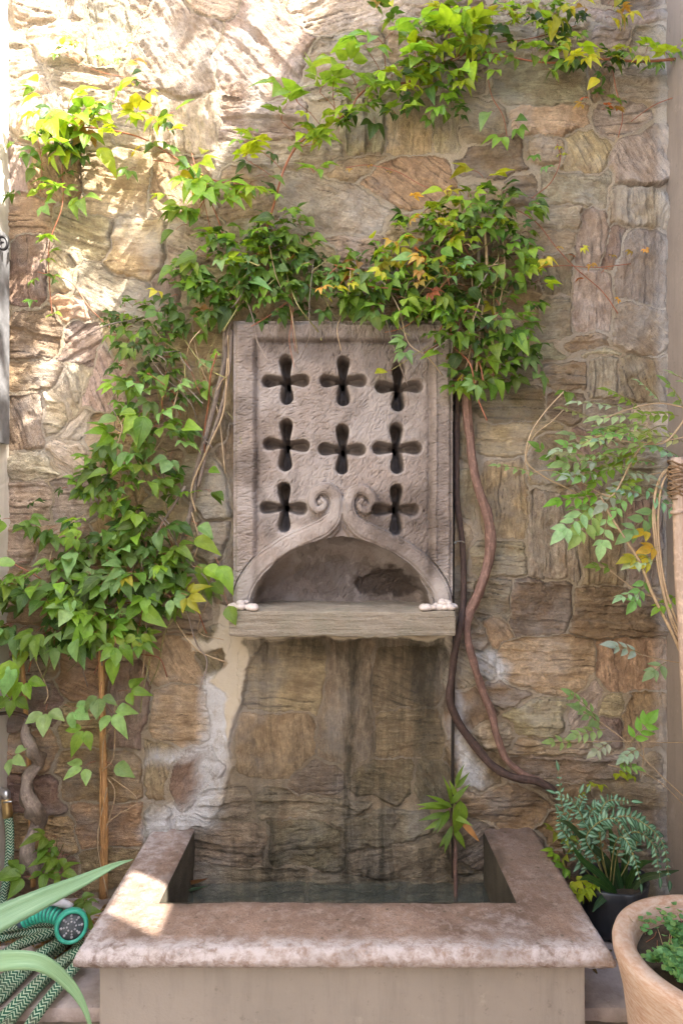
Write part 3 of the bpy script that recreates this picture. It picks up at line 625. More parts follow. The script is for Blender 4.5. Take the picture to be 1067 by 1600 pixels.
# shelf
def slab_mesh(name, x0, x1, y0, y1, z0, z1, mat, parent, step=.006, r=.008, amp=.003, seed=0, org=None, attrs=None):
    """rounded irregular stone block, open grid on all six sides via one displaced box"""
    import itertools
    mb = MB(); c = np.array([(x0+x1)/2, (y0+y1)/2, (z0+z1)/2]); hsz = np.array([(x1-x0)/2, (y1-y0)/2, (z1-z0)/2])
    Vs = []; Fs = []; n = 0
    for ax in range(3):
        a, b = [k for k in range(3) if k != ax]
        for sgn in (-1, 1):
            na = max(2, int(2*hsz[a]/step)); nb = max(2, int(2*hsz[b]/step))
            A, B = np.meshgrid(np.linspace(-1, 1, na+1), np.linspace(-1, 1, nb+1)); V = np.zeros((A.size, 3))
            V[:, a] = A.ravel()*hsz[a]; V[:, b] = B.ravel()*hsz[b]; V[:, ax] = sgn*hsz[ax]
            K = np.arange(A.size).reshape(A.shape); F = np.stack([K[:-1, :-1], K[:-1, 1:], K[1:, 1:], K[1:, :-1]], -1).reshape(-1, 4)
            if (sgn > 0) == (ax == 1): F = F[:, ::-1]
            Vs.append(V); Fs.append(F+n); n += len(V)
    V = np.concatenate(Vs); F = np.concatenate(Fs)
    core = np.clip(V, -(hsz-r), hsz-r); d = V-core; L = np.linalg.norm(d, axis=1)[:, None]; nn = d/np.maximum(L, 1e-9)
    V = core+nn*r; W = V+c
    k = (fbm(W[:, 0]*40+W[:, 2]*31, W[:, 1]*40-W[:, 2]*23, seed, 4)-.5)*2*amp+(fbm(W[:, 0]*9+W[:, 2]*5, W[:, 1]*9-W[:, 2]*7, seed+9, 2)-.5)*2*amp
    V = V+nn*k[:, None]; V += c
    rnd = lambda q: np.round(q, 5)
    o3 = np.array(org if org is not None else c)
    me = mesh_np(name, V-o3, F, mat, True); return ob(name, me, parent, o3)
ZS = HC-(955-CY)*2.15/FPX
slab_mesh('shelf', (357-CX)*2.15/FPX, (712-CX)*2.15/FPX, -.17, .13, ZS-.080, ZS, M_SHELF, fo, .005, .006, .0050, 4)
# cavity behind the slab is closed by wall_core

# ------------------------------------------------------------------ basin
ZR = .57
ba = empty('fountain_basin', (0, -.33, 0), 'pinkish worn stone basin on a smooth beige plinth under the wall fountain', 'basin')
gb = .005; bx = np.arange(-.646, .660, gb); by = np.arange(-.664, .012, gb)
BX, BY = np.meshgrid(bx, by)
wob = (fbm(BX*8, BY*8, 5, 3)-.5)*.008
do = np.minimum(np.minimum(BX+.645, .657-BX), BY+.662)+wob*0
opx0, opx1, opy = -.497, .478, -.442
di = np.maximum(np.maximum(opx0-BX, BX-opx1), opy-BY)            # + outside opening
r = .020; de = np.clip(do, 0, r); z = ZR-r+np.sqrt(np.clip(r*r-(r-de)**2, 0, None))
z += (fbm(BX*24, BY*24, 6, 4)-.5)*.006+(fbm(BX*110, BY*110, 7, 2)-.5)*.0022+(fbm(BX*4, BY*4, 8, 2)-.5)*.006
z -= .006*(1-ss(0, .010, di))
wearb = np.clip(ss(.075, .01, do)*ss(-.45, -.60, BY)*1.0+ss(.06, .0, do)*.5*(BX < 0)+.55*ss(-.25, -.02, BY)*(BX < -.45)+.3*ss(.6, .75, fbm(BX*7, BY*7, 9, 3)), 0, 1)
dampb = np.clip(ss(.05, .0, di)*.7+ss(-.4, -.1, BY)*(BX > .45)*.6+.4*ss(.55, .7, fbm(BX*5, BY*5, 19, 3)), 0, 1)
okb = (di > 0)
nbv, nbu = BX.shape; Ib = np.arange(nbv*nbu).reshape(nbv, nbu); QB = np.stack([Ib[:-1, :-1], Ib[:-1, 1:], Ib[1:, 1:], Ib[1:, :-1]], -1)
cellok = ~((di[:-1, :-1] < 0) & (di[1:, 1:] < 0) & (di[1:, :-1] < 0) & (di[:-1, 1:] < 0)); q = QB[cellok]
XX = BX.copy(); YY = BY.copy()
# snap the inner verts to the opening line
ins = di < 0
XX = np.where(ins & (np.abs(BX-opx0) < gb*1.01) & (BX > opx0), opx0, XX); XX = np.where(ins & (np.abs(BX-opx1) < gb*1.01), opx1, XX); YY = np.where(ins & (np.abs(BY-opy) < gb*1.01), opy, YY)
BV = np.c_[XX.ravel(), YY.ravel(), z.ravel()]
ids, inv = np.unique(q.ravel(), return_inverse=True); mp = {int(v): i for i, v in enumerate(ids)}
V = [BV[ids]]; nV = len(ids); Fe = []; wv = [wearb.ravel()[ids]]; dv = [dampb.ravel()[ids]]
path = list(Ib[::-1, 0])+list(Ib[0, 1:])+list(Ib[1:, -1])
path = [int(p) for p in path]; prev = [mp[p] for p in path]
cen = np.array([0, -.1])
for (inset, zz) in ((-.0015, ZR-.026), (.0, ZR-.036), (.006, ZR-.043), (.06, ZR-.045)):
    ring = BV[path].copy()
    nrm = np.zeros((len(path), 2)); nrm[:, 0] = np.where(BX.ravel()[path] < bx[0]+1e-6, 1, 0)-np.where(BX.ravel()[path] > bx[-1]-1e-6, 1, 0); nrm[:, 1] = np.where(BY.ravel()[path] < by[0]+1e-6, 1, 0)
    ring[:, :2] += nrm*inset; jit = (fbm(ring[:, 0]*40+ring[:, 1]*40, ring[:, 1]*30+zz*90, 33, 3)-.5)*.006; ring[:, :2] += nrm*jit[:, None]; ring[:, 2] = zz+jit*.3
    V.append(ring); cur = list(range(nV, nV+len(path))); nV += len(path); wv.append(np.full(len(path), .75)); dv.append(np.full(len(path), .1))
    Fe += [(prev[k], cur[k], cur[k+1], prev[k+1]) for k in range(len(path)-1)]; prev = cur
V = np.concatenate(V); loc = np.array(ba.location)
me = mesh_np('rim', V-loc, np.r_[inv.reshape(q.shape), np.array(Fe)], M_RIM, True, None, attrs={'wear': np.concatenate(wv), 'damp': np.concatenate(dv)})
ob('rim', me, ba, loc)
slab_mesh('plinth', -.602, .606, -.612, -.47, -.02, ZR-.044, M_PLINTH, ba, .012, .004, .0009, 6)
slab_mesh('plinth_side', -.600, -.52, -.471, .0, -.02, ZR-.044, M_PLINTH, ba, .02, .004, .0009, 7)
slab_mesh('plinth_side', .50, .604, -.471, .0, -.02, ZR-.044, M_PLINTH, ba, .02, .004, .0009, 8)
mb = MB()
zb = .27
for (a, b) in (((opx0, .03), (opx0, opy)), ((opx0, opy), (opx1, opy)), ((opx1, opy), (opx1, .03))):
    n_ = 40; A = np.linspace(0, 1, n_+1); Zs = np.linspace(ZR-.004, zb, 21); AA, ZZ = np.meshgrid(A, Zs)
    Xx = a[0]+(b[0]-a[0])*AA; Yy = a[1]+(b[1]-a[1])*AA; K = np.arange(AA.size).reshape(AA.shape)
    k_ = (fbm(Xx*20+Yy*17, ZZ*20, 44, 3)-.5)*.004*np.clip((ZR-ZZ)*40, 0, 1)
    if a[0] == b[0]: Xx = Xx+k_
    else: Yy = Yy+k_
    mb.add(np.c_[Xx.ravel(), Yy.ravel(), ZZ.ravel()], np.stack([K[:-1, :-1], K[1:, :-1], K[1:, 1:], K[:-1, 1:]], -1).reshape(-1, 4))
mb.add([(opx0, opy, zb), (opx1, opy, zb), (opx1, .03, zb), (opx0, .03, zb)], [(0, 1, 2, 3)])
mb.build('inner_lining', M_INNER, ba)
n_ = 60; A, B = np.meshgrid(np.linspace(opx0+.001, opx1-.001, n_), np.linspace(opy+.001, .028, n_)); K = np.arange(A.size).reshape(A.shape)
me = mesh_np('water', np.c_[A.ravel(), B.ravel(), np.full(A.size, .392)], np.stack([K[:-1, :-1], K[:-1, 1:], K[1:, 1:], K[1:, :-1]], -1).reshape(-1, 4), M_WATER)
tag(ob('water', me), 'still murky water in the basin', None, kind='structure')

# ledges left and right
for (x0, x1, lab, sd_) in ((-1.122, -.604, 'worn pink stone ledge left of the basin under the coiled hose', 3), (.608, 1.096, 'stone ledge right of the basin under the fern pot', 13)):
    le = empty('stone_ledge', ((x0+x1)/2, -.25, 0), lab, 'ledge')
    slab_mesh('coping', x0, x1, -.53, -.0, .300, .340, M_LEDGE, le, .01, .008, .0025, sd_)
    slab_mesh('riser', x0+.002, x1-.004, -.50, -.02, -.02, .299, M_RISER, le, .03, .003, .001, sd_+1)


# ================================================================== VEGETATION
def leaflet(mb, base, ang, L, W, droop, fold, mat=0, tint=None, M=None, teeth=True, nseg=8, twist=0.0, curl=0.):
    """one leaflet in the leaf's own XY plane, growing along angle ang"""
    T = np.linspace(0, 1, nseg+1); V = []; UV = []
    for i, t in enumerate(T):
        wv_ = W*1.12*max(0., math.sin(math.pi*min(1, t**.80)))**1.05*(1-.15*t)
        if teeth and 0 < i < nseg and i % 2: wv_ *= 1.06
        for u in (-1, -.5, 0, .5, 1):
            x = u*wv_; y = t*L; z = fold*abs(u)*wv_-droop*L*t*t+curl*wv_*math.sin(t*9+u*2)*.12+(twist*u*wv_*t)
            V.append((x, y, z)); UV.append((u, t))
    V = np.array(V); c, s = math.cos(ang), math.sin(ang)
    V = np.c_[V[:, 0]*c+V[:, 1]*s, -V[:, 0]*s+V[:, 1]*c, V[:, 2]]+np.asarray(base)
    if M is not None: V = (np.array(M.to_3x3())@V.T).T+np.array(M.translation)
    F = [(i*5+k, i*5+k+1, (i+1)*5+k+1, (i+1)*5+k) for i in range(nseg) for k in range(4)]
    mb.add(V, F, (), UV, mat, tint)
def stalk(mb, a, b, r, sag, mat=0, M=None, tint=None):
    a = np.asarray(a, float); b = np.asarray(b, float); m = (a+b)/2+np.array([0, 0, sag])
    C = np.array([a, (a+m)/2+np.array([0, 0, sag*.2]), m, (m+b)/2+np.array([0, 0, sag*.2]), b])
    if M is not None: C = (np.array(M.to_3x3())@C.T).T+np.array(M.translation)
    tube(mb, C, [r, r*.7], 3, mat=mat, raw=True, tint=tint, cap=False)
def creeper_leaf(mb, kind, pet, rs, M=None, tint=None, sc=1.0):
    """compound leaf: origin at the node, petiole along +Y, leaflets of length about 1*0.07"""
    L0 = .070*sc; hub = np.array([0, pet, .0])
    stalk(mb, (0, 0, 0), hub, .0013, .006, 1, M, tint)
    if kind == 5: A = [(-1.45, .62), (-.72, .88), (0, 1.), (.72, .88), (1.45, .62)]
    elif kind == 3: A = [(-1.05, .85), (0, 1.), (1.05, .85)]
    else: A = [(0, 1.15)]
    for a, k in A:
        a += rs.uniform(-.12, .12); k *= rs.uniform(.78, 1.15)
        leaflet(mb, hub+np.array([math.sin(a), math.cos(a), 0])*.010, a, L0*k, L0*k*rs.uniform(.21, .28)*(1.25 if kind != 5 else 1), rs.uniform(.15, .85), rs.uniform(.10, .55), 0, tint, M, True, 8, rs.uniform(-.25, .25), rs.uniform(0, 1))
rsl = random.Random(11)
PROTO = {}
for kd in (5, 3, 1):
    PROTO[kd] = []
    for v in range(9 if kd != 1 else 5):
        m_ = MB(); creeper_leaf(m_, kd, rsl.choice([.025, .035, .05]), rsl)
        PROTO[kd].append(m_.mesh('leaf', M_LEAF, True, 'leaf', [M_LEAF, M_REDSTEM]))
GREENS = {'deep': (.055, .115, .020), 'mid': (.115, .205, .028), 'lite': (.18, .30, .035), 'pale': (.20, .33, .12), 'lime': (.30, .40, .025), 'yel': (.40, .38, .035), 'org': (.42, .26, .06), 'red': (.38, .11, .05), 'dry': (.28, .16, .06)}
def frame(pos, out, nrm, sc):
    y = Vector(out).normalized(); z = Vector(nrm); z = (z-y*z.dot(y)); z = z.normalized() if z.length > 1e-4 else y.orthogonal(); x = y.cross(z)
    M = Matrix((x, y, z)).transposed().to_4x4()@Matrix.Scale(sc, 4); M.translation = Vector(pos); return M
class Vine:
    def __init__(s, name, loc, label, cat, group=None, cap=295):
        s.root = empty(name, loc, label, cat, group); s.cap = cap; s.L = []; s.big = 1.0; s.dens = 1.0
    def leaf(s, pos, kind=5, sc=1., tint='mid', out=None, nrm=None, r=rsl):
        if out is None: out = (r.uniform(-1, 1), -r.uniform(.35, 1.), r.uniform(-.9, .35))
        if nrm is None: nrm = (r.uniform(-.5, .5), -r.uniform(.2, .9), r.uniform(.4, 1.))
        c = GREENS[tint] if isinstance(tint, str) else tint
        q_ = r.uniform(.65, 1.5)
        c = tuple(min(.9, x*q_*r.uniform(.9, 1.1)) for x in c); sc *= s.big
        s.L.append((Vector(pos), kind, sc, c, out, nrm))
    def finish(s, stuff_name='foliage'):
        s.L.sort(key=lambda a: (a[0].y*1.0-a[2]*.08)); s.L = s.L
        first, rest = s.L[:s.cap], s.L[s.cap:]
        for pos, kind, sc, c, out, nrm in first:
            o = bpy.data.objects.new('leaf', rsl.choice(PROTO[kind])); COL.objects.link(o); o.parent = s.root
            M = frame(pos, out, nrm, sc); M.translation = pos-s.root.location; o.matrix_basis = M; o.color = (*c, 1)
        if rest:
            m_ = MB()
            for pos, kind, sc, c, out, nrm in rest: creeper_leaf(m_, kind, .035, rsl, frame(pos, out, nrm, sc), c)
            o = m_.build(stuff_name, M_LEAFS, s.root, uvname='leaf', mats=[M_LEAFS, M_REDSTEM], tint=True, org=s.root.location); o['kind'] = 'stuff'
    def stem(s, px, y, r, mat=None, name='stem', seg=6, wob=0., sub=6):
        """px: list of photo pixels; y depth(s)"""
        ys = y if hasattr(y, '__len__') else [y]*len(px)
        m_ = MB(); tube(m_, [P(a, b, yy) for (a, b), yy in zip(px, ys)], r, seg if seg < 12 else 20, sub if seg < 12 else 10, wob, seed=len(px))
        return m_.build(name, mat or M_GSTEM, s.root, org=s.root.location)
def pick(d):
    k = list(d); return rsl.choices(k, [d[a] for a in k])[0]
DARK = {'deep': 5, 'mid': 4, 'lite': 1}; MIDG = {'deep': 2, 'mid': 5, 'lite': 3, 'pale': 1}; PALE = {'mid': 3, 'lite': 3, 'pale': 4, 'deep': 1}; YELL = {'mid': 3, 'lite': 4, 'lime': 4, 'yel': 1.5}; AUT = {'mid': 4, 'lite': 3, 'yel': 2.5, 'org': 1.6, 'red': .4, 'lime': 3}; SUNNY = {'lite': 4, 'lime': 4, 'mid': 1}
def mass(v, cx, cy, rx, ry, n, y0, y1, pal, sc=(.7, 1.), kinds=(5, 3, 5, 3, 1), fall=0.):
    n = int(n*v.dens)
    for _ in range(n):
        a = rsl.uniform(0, 2*math.pi); q = math.sqrt(rsl.random()); x = cx+rx*q*math.cos(a); yy = cy+ry*q*math.sin(a)
        f = rsl.random(); d = y0+(y1-y0)*f*(1-.45*q)
        up = (cy-yy)/ry
        out = ((x-cx)/rx*.8+rsl.uniform(-.7, .7), -rsl.uniform(.3, 1.), rsl.uniform(-.8, .2)+.3*up)
        nrm = (rsl.uniform(-.6, .6), -rsl.uniform(.15, 1.), rsl.uniform(.35, 1.))
        tn = pick(pal)
        if rsl.random() < .015: tn = rsl.choice(['yel', 'dry'])
        elif f < .35: tn = 'deep' if rsl.random() < .7 else 'mid'  # inner leaves tinted darker, shade put into their colour for depth
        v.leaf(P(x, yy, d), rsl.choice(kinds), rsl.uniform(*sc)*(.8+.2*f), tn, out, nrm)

# creeper on the left of the fountain
V1 = Vine('climbing_creeper', P(160, 1395, -.05), 'dense green creeper cascading down the wall left of the carved panel', 'creeper')
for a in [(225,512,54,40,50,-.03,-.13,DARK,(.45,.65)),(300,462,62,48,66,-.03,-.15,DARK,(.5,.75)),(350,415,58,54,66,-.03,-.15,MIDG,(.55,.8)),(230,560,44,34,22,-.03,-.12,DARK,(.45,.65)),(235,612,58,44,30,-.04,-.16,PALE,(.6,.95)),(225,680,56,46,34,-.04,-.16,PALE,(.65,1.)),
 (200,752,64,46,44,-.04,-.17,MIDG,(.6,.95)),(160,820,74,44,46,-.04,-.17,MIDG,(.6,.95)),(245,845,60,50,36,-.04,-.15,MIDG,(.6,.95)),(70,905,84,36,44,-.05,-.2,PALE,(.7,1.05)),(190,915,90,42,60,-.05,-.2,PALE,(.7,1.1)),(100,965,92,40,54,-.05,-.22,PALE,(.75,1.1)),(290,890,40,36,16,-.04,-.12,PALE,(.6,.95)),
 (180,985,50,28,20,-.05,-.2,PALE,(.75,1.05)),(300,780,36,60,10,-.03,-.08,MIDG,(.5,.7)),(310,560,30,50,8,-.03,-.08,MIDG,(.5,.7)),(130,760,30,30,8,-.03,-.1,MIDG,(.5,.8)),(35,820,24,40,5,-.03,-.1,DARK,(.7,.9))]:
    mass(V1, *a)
for (x, y, k, sc, tn, ou) in [(160,1065,3,1.0,'pale',(.1,-.5,-.5)),(165,1100,3,1.0,'pale',(.5,-.5,-.3)),(150,1120,3,.95,'lite',(-.4,-.6,-.5)),(185,1080,3,.8,'mid',(.9,-.3,.1)),(150,1190,3,1.05,'pale',(-.5,-.6,-.1)),(165,1190,1,.9,'pale',(.9,-.4,-.2)),(75,1100,3,1.05,'pale',(.1,-.6,-.5)),(100,1100,3,.9,'pale',(.8,-.4,-.2)),
  (35,1015,1,1.25,'pale',(-.2,-.5,-.7)),(20,1000,1,1.1,'lite',(.1,-.5,-.9)),(25,1075,3,.9,'mid',(0,-.6,-.7)),(12,1175,3,1.,'pale',(.7,-.6,-.1)),(40,1050,3,.9,'lite',(.3,-.6,-.7)),(350,925,1,.95,'mid',(.3,-.5,-.6)),(300,815,1,.8,'pale',(.7,-.5,-.3)),(255,815,1,.85,'pale',(-.1,-.5,-.8)),(300,885,1,.85,'lite',(.9,-.5,-.1)),(335,870,1,.9,'lite',(.4,-.6,-.4))]:
    V1.leaf(P(x, y, -.13), k, sc, tn, ou, (rsl.uniform(-.3, .3), -.8, .6))
for pts, y, r, m_ in [([(352,520),(350,570),(338,620),(322,680),(308,730),(300,790),(285,850)], -.05, .009, M_BARKG),([(362,515),(358,580),(345,640),(325,700),(310,760)], -.06, .006, M_BARKG),([(356,560),(350,640),(330,690),(300,760),(306,800)], -.07, .0035, M_TWIG),
  ([(300,500),(310,560),(340,640),(352,740)], -.05, .0025, M_TWIG),([(395,420),(370,470),(352,540)], -.06, .006, M_BARKG),([(440,340),(400,400),(360,470),(350,540)], -.05, .005, M_BARKG),([(180,520),(140,480),(110,440),(60,425)], -.03, .0018, M_REDSTEM),
  ([(160,1010),(162,960),(200,900),(240,840),(290,760)], -.07, .005, M_BARKG),([(90,920),(150,960),(160,1040)], -.1, .003, M_BARKG),([(230,1000),(222,1060),(200,1110),(165,1150),(160,1200)], -.08, .0016, M_TWIG),([(172,1100),(215,1080),(226,1020),(228,960)], -.09, .0014, M_TWIG),
  ([(168,1215),(180,1240),(168,1290),(150,1350)], -.07, .0016, M_TWIG),([(175,1215),(215,1250),(182,1275),(165,1290)], -.07, .0014, M_TWIG),([(160,1205),(178,1180),(180,1100)], -.08, .0016, M_TWIG),([(250,920),(285,900),(310,850),(300,800)], -.07, .002, M_TWIG),([(180,760),(220,820),(205,900),(180,960)], -.08, .0022, M_TWIG),
  ([(20,880),(70,910),(100,960),(60,1000),(45,1050)], -.1, .0025, M_REDSTEM),([(350,1000),(310,985),(330,930),(345,900)], -.04, .0012, M_TWIG),([(55,1030),(75,1080),(70,1100)], -.11, .0018, M_TWIG),([(0,1065),(14,1045),(45,1028),(80,1020),(130,1000)], -.12, .0055, M_BARKD),([(-8,1116),(20,1114),(42,1120),(46,1135)], -.12, .006, M_BARKD)]:
    V1.stem(pts, y, r, m_, seg=7)
def tendrils(v, boxes, n, ymin=-.14):
    for k in range(n):
        x0, y0, x1, y1 = boxes[k % len(boxes)]; a = (rsl.uniform(x0, x1), rsl.uniform(y0, y1)); p_ = [a]; dx, dy = rsl.uniform(-26, 26), rsl.uniform(8, 40)
        for q in range(4): p_.append((p_[-1][0]+dx+rsl.gauss(0, 12), p_[-1][1]+dy+rsl.gauss(0, 10)))
        v.stem(p_, [rsl.uniform(ymin, -.04) for _ in p_], rsl.uniform(.0011, .0026), rsl.choice([M_TWIG, M_REDSTEM, M_GSTEM, M_BARKG]), seg=5)
tendrils(V1, [(190,470,360,560),(180,580,300,760),(60,800,300,900),(60,900,300,960)], 44)
V1.finish()
# cane with the creeper's stem, and cane with twisted trunk
c1 = empty('garden_cane', P(162, 1398, -.06), 'slim orange cane rising from the ledge under the creeper leaves', 'cane')
m_ = MB(); tube(m_, [P(158, 985, -.07), P(160, 1100, -.065), P(163, 1250, -.06), P(162, 1402, -.06)], [.008, .011, .0145], 10, 8, .12); m_.build('pole', M_CANE, c1, org=c1.location)
for k, (y0, y1, o_) in enumerate([(1200,1402,-5),(1230,1402,7),(1100,1402,3)]):
    m_ = MB(); tube(m_, [P(161+o_, y0, -.075), P(160-o_, (y0+y1)/2, -.08), P(162+o_, y1, -.075)], .0025, 5, 10); m_.build('sucker', M_CANE if k != 1 else M_TWIG, c1, org=c1.location)
c2 = empty('garden_cane', P(48, 1372, -.06), 'thin tan cane wrapped by a knotted trunk at the left', 'cane')
m_ = MB(); tube(m_, [P(35, 1035, -.09), P(44, 1160, -.08), P(50, 1300, -.06), P(52, 1385, -.06)], [.0075, .009], 8, 8, .1); m_.build('pole', M_CANE, c2, org=c2.location)
tv = empty('twisted_vine_trunk', P(70, 1365, -.06), 'knobbly twisted grey brown vine trunk winding round the tan cane', 'vine trunk')
m_ = MB(); tube(m_, [P(46, 1120, -.11), P(42, 1150, -.12), P(54, 1172, -.12), P(60, 1192, -.07), P(46, 1212, -.10), P(40, 1238, -.13), P(52, 1262, -.12), P(61, 1282, -.07), P(48, 1305, -.10), P(43, 1332, -.13), P(56, 1356, -.12), P(78, 1364, -.09), P(85, 1385, -.06)], [.012, .016, .020, .021, .015, .019, .024, .022, .018, .022, .025, .022, .027], 10, 7, .5); m_.build('trunk', M_BARKG, tv, org=tv.location)

# creeper above and right of the panel
V2 = Vine('climbing_creeper', P(865, 1240, -.05), 'bushy creeper with orange tinted tips crowning the carved panel, on two thick brown trunks', 'creeper')
for a in [(440,365,48,34,34,-.03,-.13,MIDG,(.5,.85)),(400,395,54,48,50,-.03,-.13,MIDG,(.5,.8)),(440,425,70,44,50,-.03,-.14,DARK,(.5,.75)),(500,440,60,44,44,-.03,-.16,DARK,(.45,.7)),(410,475,60,22,20,-.04,-.13,DARK,(.5,.7)),(560,440,56,46,44,-.03,-.17,MIDG,(.5,.8)),(610,410,54,40,40,-.03,-.17,AUT,(.45,.75)),(600,465,70,30,40,-.05,-.2,MIDG,(.55,.85)),
 (665,375,56,50,56,-.03,-.18,AUT,(.45,.8)),(720,335,50,38,44,-.03,-.18,YELL,(.5,.8)),(780,320,56,26,30,-.03,-.16,MIDG,(.6,.9)),(690,440,54,50,50,-.04,-.2,MIDG,(.55,.85)),(770,390,60,50,34,-.03,-.15,MIDG,(.55,.8)),(800,440,56,50,34,-.03,-.16,YELL,(.5,.8)),(760,500,64,50,50,-.04,-.2,MIDG,(.55,.9)),(790,545,50,40,36,-.03,-.18,MIDG,(.5,.85)),(740,580,56,28,34,-.03,-.2,MIDG,(.5,.8)),(650,530,30,16,4,-.13,-.17,PALE,(.6,.8)),(690,500,28,30,12,-.1,-.2,MIDG,(.55,.8))]:
    mass(V2, *a)
V2.leaf(P(755, 278, -.08), 3, 1.0, 'yel', (-.9, -.4, .3), (0, -.5, 1)); V2.leaf(P(760, 280, -.08), 3, .9, 'yel', (.6, -.5, .1), (0, -.5, 1))
for x, y, tn in [(640,345,'org'),(655,420,'org'),(672,430,'yel'),(650,440,'org'),(665,455,'red'),(690,420,'org'),(600,420,'yel'),(540,440,'yel'),(500,450,'org'),(520,452,'yel'),(640,310,'org'),(690,300,'yel'),(845,400,'yel'),(850,420,'yel'),(660,400,'org'),(700,345,'yel')]:
    V2.leaf(P(x, y, -.19), 5, rsl.uniform(.4, .6), tn)
A_ = [(728,612),(733,680),(742,745),(760,800),(766,840),(762,880),(748,925),(732,960),(729,990),(738,1030),(752,1075),(768,1115),(776,1150),(790,1185),(815,1208),(845,1222),(866,1236)]
V2.stem(A_, [-.05]*6+[-.07]*4+[-.05]*7, [.0150,.0135,.0135,.0150,.0165,.0155,.0145,.0150,.012,.0125,.0125,.012,.0115,.011,.0105,.011,.011], M_BARK, 'trunk', 12, .22)
V2.stem([(714,605),(713,700),(714,780),(722,850),(724,930),(719,975),(710,1020),(705,1060),(702,1090),(714,1125),(738,1160),(768,1195),(800,1214),(835,1220),(860,1232),(868,1242)], [-.025,-.025,-.02,-.02,-.04,-.09,-.07,-.05,-.05,-.04,-.04,-.05,-.06,-.06,-.06,-.06], [.010,.009,.009,.009,.010,.0105,.0115,.012,.0125,.013,.0135,.0135,.013,.012,.012,.010], M_BARKD, 'trunk', 12, .18)
for pts, y, r, m_ in [([(745,340),(748,420),(742,500),(738,560),(730,620)], -.06, .007, M_BARKG),([(757,350),(760,420),(752,500),(742,600)], -.08, .005, M_TWIG),([(735,400),(738,460),(736,540),(716,610)], -.08, .003, M_TWIG),([(785,370),(788,430),(770,520),(750,590)], -.07, .003, M_TWIG),([(600,440),(660,400),(720,350),(745,330)], -.06, .004, M_REDSTEM),
  ([(420,350),(500,440),(580,460),(660,450),(730,430)], -.05, .004, M_BARKG),([(812,330),(840,350),(868,386),(900,420),(940,455),(965,490)], -.05, .0017, M_REDSTEM),([(830,420),(880,415),(930,418),(985,412)], -.05, .0015, M_REDSTEM),([(700,300),(660,290),(620,268),(575,258),(540,262)], -.05, .0014, M_REDSTEM),
  ([(830,310),(860,285),(875,250),(870,225)], -.07, .0015, M_REDSTEM),([(640,525),(625,512),(622,490)], -.16, .0012, M_GSTEM),([(670,540),(640,560),(612,578)], -.16, .0012, M_GSTEM),([(455,450),(458,490),(452,530),(460,575)], -.12, .001, M_REDSTEM),([(452,440),(455,500),(462,550)], -.12, .0008, M_REDSTEM),([(880,640),(860,660),(835,680),(820,720),(828,750)], -.08, .0018, M_TWIG)]:
    V2.stem(pts, y, r, m_, seg=7)
for x, y, k, tn, sc in [(870,385,5,'org',.3),(895,402,5,'red',.3),(920,410,5,'org',.32),(950,398,5,'org',.3),(985,390,5,'org',.28),(1005,385,5,'org',.3),(905,440,5,'red',.28),(960,470,5,'org',.25),(905,385,5,'yel',.3),(575,258,5,'org',.22),(548,262,5,'org',.25),(612,268,5,'org',.2),(875,245,5,'yel',.4),(868,228,5,'yel',.35),(835,240,5,'mid',.5),(845,262,5,'pale',.5),(500,450,5,'mid',.5),(612,580,1,'yel',.6),(885,610,3,'mid',.6),(940,425,5,'red',.25)]:
    V2.leaf(P(x, y, -.06), k, sc, tn)
tendrils(V2, [(370,380,520,440),(520,400,700,440),(680,330,800,420),(700,420,800,520)], 44, -.17)
V2.finish()

# trailing shoot along the top
V3 = Vine('climbing_creeper', P(1058, 90, -.02), 'bright green shoot trailing across the top of the wall from the right corner', 'creeper')
main = [(395,420),(425,330),(445,262),(470,222),(510,196),(545,175),(560,150),(590,130),(640,128),(690,100),(740,80),(800,90),(860,98),(930,92),(1000,96),(1058,92)]
V3.big = 1.25; V3.dens = .75
V3.stem(main, -.06, [.004, .0035, .003, .003, .0045], M_REDSTEM, seg=7)
for (bx_, by_, x, y, k, sc, tn) in [(470,222,440,190,3,.9,'lite'),(500,195,465,160,3,.95,'lite'),(520,190,520,150,3,.8,'mid'),(530,180,500,145,5,.85,'lite'),(560,150,545,110,3,1.0,'lite'),(600,130,598,70,3,1.05,'lite'),(600,128,575,80,3,.9,'lite'),(640,128,650,50,5,.85,'lite'),(640,128,640,95,5,.85,'lite'),(590,140,570,165,5,.7,'mid'),(690,100,700,60,5,.9,'lime'),(700,100,720,70,5,.8,'lite'),(720,90,735,50,5,.8,'lime'),(440,265,400,230,5,.7,'lime'),(430,280,385,250,5,.7,'lime'),(460,230,490,225,5,.8,'lite'),(480,260,490,270,5,.7,'mid')]:
    V3.stem([(bx_, by_), ((bx_+x)/2+3, (by_+y)/2), (x, y)], [-.06, -.09, -.12], .0013, M_REDSTEM, seg=4, sub=4)
    V3.leaf(P(x, y, -.12), k, sc, tn, (rsl.uniform(-.9, .4), -.6, rsl.uniform(-.1, .5)), (rsl.uniform(-.3, .3), -.7, .8)); V3.leaf(P(x, y, -.11), k, sc*.8, tn, (rsl.uniform(-.4, .9), -.6, rsl.uniform(-.2, .3)), (rsl.uniform(-.3, .3), -.5, .9))
